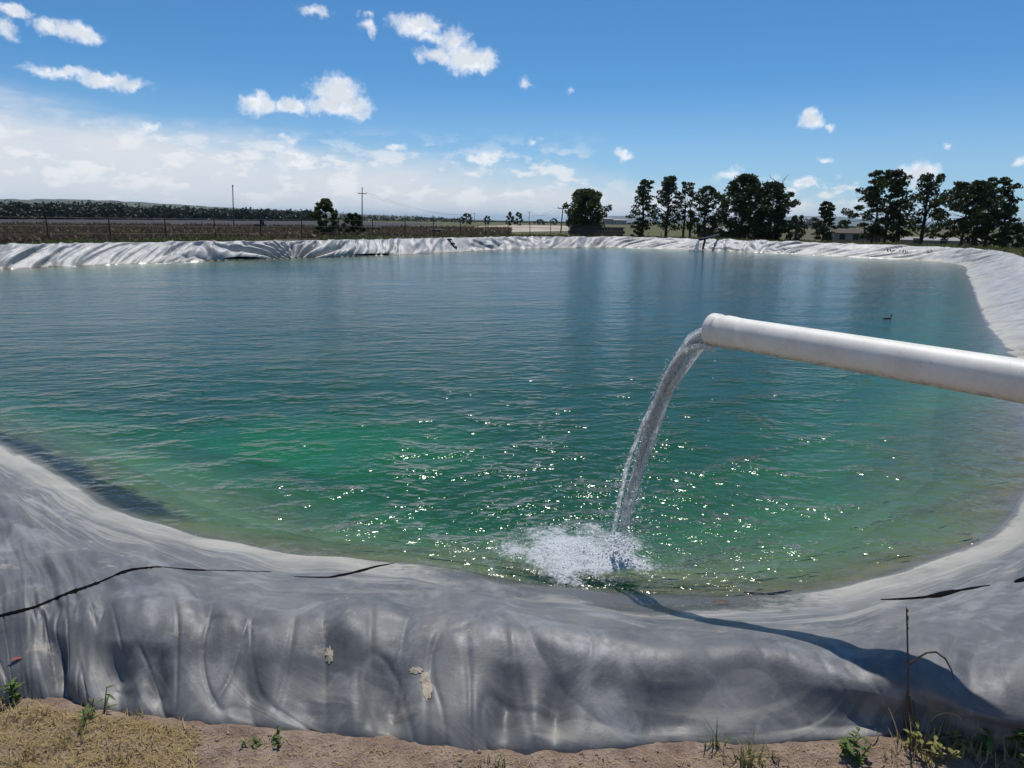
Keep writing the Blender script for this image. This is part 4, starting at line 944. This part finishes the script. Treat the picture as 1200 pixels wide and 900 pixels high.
# ------------------------------------------------------------------ plants and litter along the near edge
M_gblade = foliage('grass_blade', (.10, .15, .035), (.28, .30, .10), .35)
M_dry = foliage('dry_blade', (.30, .22, .11), (.50, .40, .22), .25)
M_stem = simple('dry_stem', (.10, .065, .045), .85, .3, 40)
M_leafg = foliage('weed_leaf', (.07, .12, .03), (.17, .24, .07), .35)
M_leafy = foliage('yellow_leaf', (.20, .22, .05), (.38, .34, .10), .35)
M_red = simple('red_leaf', (.30, .07, .04), .7, .3, 50)
def blade(m, p, a, L, lean, w, curl=.5):
    pts = []; n = 6
    for i in range(n):
        f = i / (n - 1); r = lean * L * f ** (1 + curl); z = L * f * (1 - .28 * lean * f); pts.append(np.array(p) + np.array((math.cos(a) * r, math.sin(a) * r, z)))
    sd = np.array((-math.sin(a), math.cos(a), 0)); vs = []
    for i, q in enumerate(pts): ww = w * (1 - (i / (n - 1)) ** 1.6) * .5 + .0003; vs += [q - sd * ww, q + sd * ww]
    m.add(vs, [(2 * i, 2 * i + 1, 2 * i + 3, 2 * i + 2) for i in range(n - 1)])
def clump(label, px, py, n, h, spread, mt, seed, dry=0, cat='grass tuft', name='grass_tuft'):
    rr = random.Random(seed); p = hit(px, py)[0]; root = empty(name, tuple(p), label, cat, 'plants along the near edge'); 
    for i in range(n):
        m = MB(); blade(m, (rr.gauss(0, spread), rr.gauss(0, spread * .7), -.01), rr.uniform(0, 6.28), h * rr.uniform(.45, 1.05), rr.uniform(.15, .8), rr.uniform(.003, .0065), rr.uniform(.3, 1.1)); m.build('blade', M_dry if rr.random() < dry else mt, root)
def leaf(m, p, d, L, w, droop=.3):
    d = np.array(d, float); d /= np.linalg.norm(d); sd = np.cross(d, (0, 0, 1)); sd /= np.linalg.norm(sd) + 1e-9; up = np.cross(sd, d); vs = []
    for f, ww in ((0, .08), (.25, .8), (.5, 1), (.78, .6), (1, .02)):
        c = np.array(p) + d * L * f - np.array((0, 0, droop * L * f * f)); vs += [c - sd * w * ww * .5 + up * .12 * w * ww, c, c + sd * w * ww * .5 + up * .12 * w * ww]
    m.add(vs, [q for i in range(4) for q in ((3 * i, 3 * i + 1, 3 * i + 4, 3 * i + 3), (3 * i + 1, 3 * i + 2, 3 * i + 5, 3 * i + 4))])
def weed(label, px, py, h, nstem, nleaf, L, mt, seed, spread=.03, w=.3):
    rr = random.Random(seed); p = hit(px, py)[0]; root = empty('weed', tuple(p), label, 'weed', 'plants along the near edge')
    for s in range(nstem):
        b = np.array((rr.gauss(0, spread), rr.gauss(0, spread), -.01)); hh = h * rr.uniform(.6, 1.05); tip = b + np.array((rr.gauss(0, .3) * hh, rr.gauss(0, .2) * hh, hh)); m = MB(); mid = (b + tip) / 2 + np.array((rr.gauss(0, .05) * hh, 0, .06 * hh)); m.tube([b, mid, tip], [.0026, .002, .0012], 5); m.build('stem', M_stem if mt is M_leafy else mt, root)
        for k in range(nleaf):
            f = rr.uniform(.3, 1); q = b * (1 - f) + tip * f if f > .5 else b * (1 - f) + mid * f; a = rr.uniform(0, 6.28); m = MB(); leaf(m, q, (math.cos(a), math.sin(a), rr.uniform(-.1, .8)), L * rr.uniform(.6, 1.15), L * w, rr.uniform(.1, .6)); m.build('leaf', mt, root)
clump('green and straw grass tuft at the foot of the liner below the splash', 872, 893, 46, .115, .022, M_gblade, 1, .35)
clump('small dark green blades left of the straw grass tuft', 840, 872, 12, .11, .010, M_leafg, 2, .0)
clump('short sparse blades between the grass tuft and the leafy weed', 905, 890, 14, .085, .02, M_gblade, 3, .5)
weed('dark leafy weed low at the foot of the overhanging liner', 992, 885, .085, 7, 7, .034, M_leafg, 4, .022, .42)
weed('yellow-green sprawling weed at the base of the tall dry stalk', 1090, 882, .09, 11, 7, .03, M_leafy, 5, .04, .4)
clump('rusty dry grass tangled round the base of the tall dry stalk', 1075, 880, 40, .12, .035, M_dry, 6, .6)
weed('green leafy weed at the bottom right corner beside the pipe shadow', 1193, 893, .12, 7, 9, .04, M_leafg, 7, .03, .5)
weed('bright green sprig at the left edge below the red leaf', 12, 818, .09, 3, 8, .036, M_leafg, 8, .008, .38)
weed('slender drooping-leaf weed right of the bright green sprig', 118, 838, .11, 3, 6, .042, M_leafg, 9, .02, .22)
weed('tiny green seedling at the foot of the liner, left of the middle', 327, 868, .05, 4, 6, .02, M_leafg, 10, .012, .5)
weed('small low green weed on the dirt in front of the tiny seedling', 296, 878, .035, 4, 6, .018, M_leafg, 11, .015, .4)
clump('short yellow tuft with one pale seed head near the left corner', 163, 842, 9, .07, .012, M_dry, 12, .6)
clump('faint green blades on the dirt near the bottom middle', 575, 898, 12, .05, .025, M_gblade, 13, .3)
for i, (px, py, n_, h_, lab) in enumerate(((30, 846, 30, .075, 'yellow dry tuft at the left edge below the green sprig'), (80, 872, 34, .08, 'larger yellow dry tuft in the middle of the straw patch'), (135, 890, 30, .07, 'low yellow dry tuft at the right end of the straw patch'), (20, 895, 30, .07, 'yellow dry tuft in the bottom left corner'),
        (1130, 884, 30, .08, 'dry brown tuft right of the yellow-green weed'), (1165, 893, 26, .09, 'dry straw tuft left of the leafy weed in the bottom right corner'), (1035, 890, 20, .06, 'short dry tuft between the dark leafy weed and the tall stalk'), (700, 893, 12, .04, 'tiny dry tuft on the dirt below the jet'))):
    clump(lab, px, py, n_, h_, .035, M_dry, 60 + i, .7)
def stalk():
    p = hit(1066, 862)[0]; d = np.linalg.norm(p[:2]); root = empty('dry_stalk', tuple(p), 'tall thin dry stalk with a seed head and one arched side stem', 'plant', 'plants along the near edge'); rr = random.Random(3)
    top = atd(1062.5, 713, d) - p; k1 = atd(1064, 778, d) - p
    m = MB(); m.tube([(0, 0, -.02), tuple(k1 * .45 + np.array((-.004, 0, 0))), tuple(k1), tuple(top)], [.0045, .0035, .003, .002], 6); m.build('stem', M_stem, root)
    m = MB()
    for i in range(46):
        f = rr.random(); q = k1 * (1 - (.45 + .55 * f)) + top * (.45 + .55 * f); a = rr.uniform(0, 6.28); leaf(m, q, (math.cos(a) * .5, math.sin(a) * .5, 1), .011, .005, .1)
    m.build('seed_head', M_stem, root)
    arc = [atd(x, y, d) - p for x, y in ((1064, 780), (1077, 770), (1086, 765), (1097, 764), (1108, 772), (1115, 785), (1118, 797))]; m = MB(); m.tube(arc, [.0028, .003, .0026, .0032, .003, .0024, .0014], 6); m.build('side_stem', M_stem, root)
    for q in ((1072, 850, 1066, 815), (1080, 872, 1070, 820), (1060, 868, 1063, 810)):
        m = MB(); m.tube([atd(q[0], q[1], d) - p, atd((q[0] + q[2]) / 2 - 2, (q[1] + q[3]) / 2, d) - p, atd(q[2], q[3], d) - p], [.003, .0028, .0016], 6); m.build('side_stem', M_stem, root)
    arc = [atd(x, y, d) - p for x, y in ((1090, 846), (1098, 838), (1110, 835), (1121, 838), (1127, 843))]; m = MB(); m.tube(arc, .0016, 5); m.build('side_stem', M_dry, root)
stalk()
def scrap():
    p = un(239, 458); m = MB(); leaf(m, (-.05, 0, .012), (1, .25, .05), .11, .045, .1); leaf(m, (.0, .0, .015), (.2, -1, .35), .05, .03, .1); o = m.build('floating_scrap', M_bird, None, label='small dark scrap floating on the water on the left', cat='debris'); o.location = tuple(p)
scrap()
def red_leaf():
    p, nn = hit(18, 776); root = MB(); leaf(root, (0, 0, .004), (.9, .35, .05), .055, .014, .05); o = root.build('fallen_leaf', M_red, None, label='reddish dry leaf lying on the liner at the left edge', cat='leaf'); o.location = tuple(p + nn * .006 + np.array((-.02, 0, 0)))
red_leaf()
def twig():
    p, nn = hit(846, 709); m = MB(); leaf(m, (-.05, 0, .0), (1, .2, .05), .10, .02, .1); leaf(m, (.03, .01, 0), (-.4, -1, .1), .035, .016, .1); o = m.build('drift_scrap', M_stem, None, label='brown scrap of leaf stranded at the water edge below the jet', cat='leaf'); o.location = tuple(p + nn * .012)
twig()
M_straw = foliage('yellow_straw', (.34, .25, .09), (.60, .47, .22), .3)
def litter():
    rs = np.random.RandomState(31); V = []; n = 0
    for i in range(24000):
        px = rs.uniform(-40, 1240); left = px < 230; 
        if not left and rs.rand() < .82: continue
        py = np.interp(px, [0, 130, 280, 500, 700, 900, 1100, 1200], [822, 842, 862, 880, 886, 880, 872, 892]) + rs.uniform(0, 1) ** 1.2 * 130
        p = un(px, py, ZD); l, _, _, _ = _gv.ray_cast(Vector((p[0], p[1], 2)), Vector((0, 0, -1)))
        if l is None: continue
        a = rs.uniform(0, 6.28); L = rs.uniform(.006, .026) * (2.0 if left else .8); w = rs.uniform(.0005, .0016); d = np.array((math.cos(a), math.sin(a), rs.uniform(-.1, .9 if left else .35))); d /= np.linalg.norm(d); s = np.cross(d, (0, 0, 1)); s /= np.linalg.norm(s)
        c = np.array(l) + np.array((0, 0, .003)); V += [c - s * w, c + s * w, c + d * L + s * w * .4, c + d * L - s * w * .4]; n += 1
    obj('straw_litter', quads_mesh('straw_litter', np.array(V), n), M_straw, None, 'short bits of dry straw strewn over the dirt at the liner foot', 'straw', kind='stuff')
    n = 2200; P = []; r = []
    for i in range(n):
        px = rs.uniform(-40, 1240); py = np.interp(px, [0, 130, 280, 500, 700, 900, 1100, 1200], [820, 840, 858, 876, 882, 876, 866, 888]) + rs.uniform(0, 1) * 120; p = un(px, py, ZD); l, _, _, _ = _gv.ray_cast(Vector((p[0], p[1], 2)), Vector((0, 0, -1)))
        if l is None: continue
        P.append(np.array(l)); r.append(rs.uniform(.0015, .010) * rs.uniform(.3, 1) ** 1.5)
    ico_cloud('dirt_clods', np.array(P), np.array(r), simple('clod', (.27, .205, .15), .95, .35, 60), label='small crumbs of dry earth on the ground at the liner foot', cat='dirt', kind='stuff')
litter()

# ------------------------------------------------------------------ the air
def haze():
    m, t, o = mat('haze_air'); v = t.node('ShaderNodeVolumePrincipled'); v.inputs['Color'].default_value = (.58, .78, 1.0, 1); v.inputs['Density'].default_value = .6e-4; t.l.new(v.outputs[0], o.inputs['Volume'])
    b = MB(); b.box((2, 26, 84), (66000, 66000, 180)); b.build('haze', m, None, label='thin blue summer haze over the whole plain', cat='haze', kind='stuff')
haze()
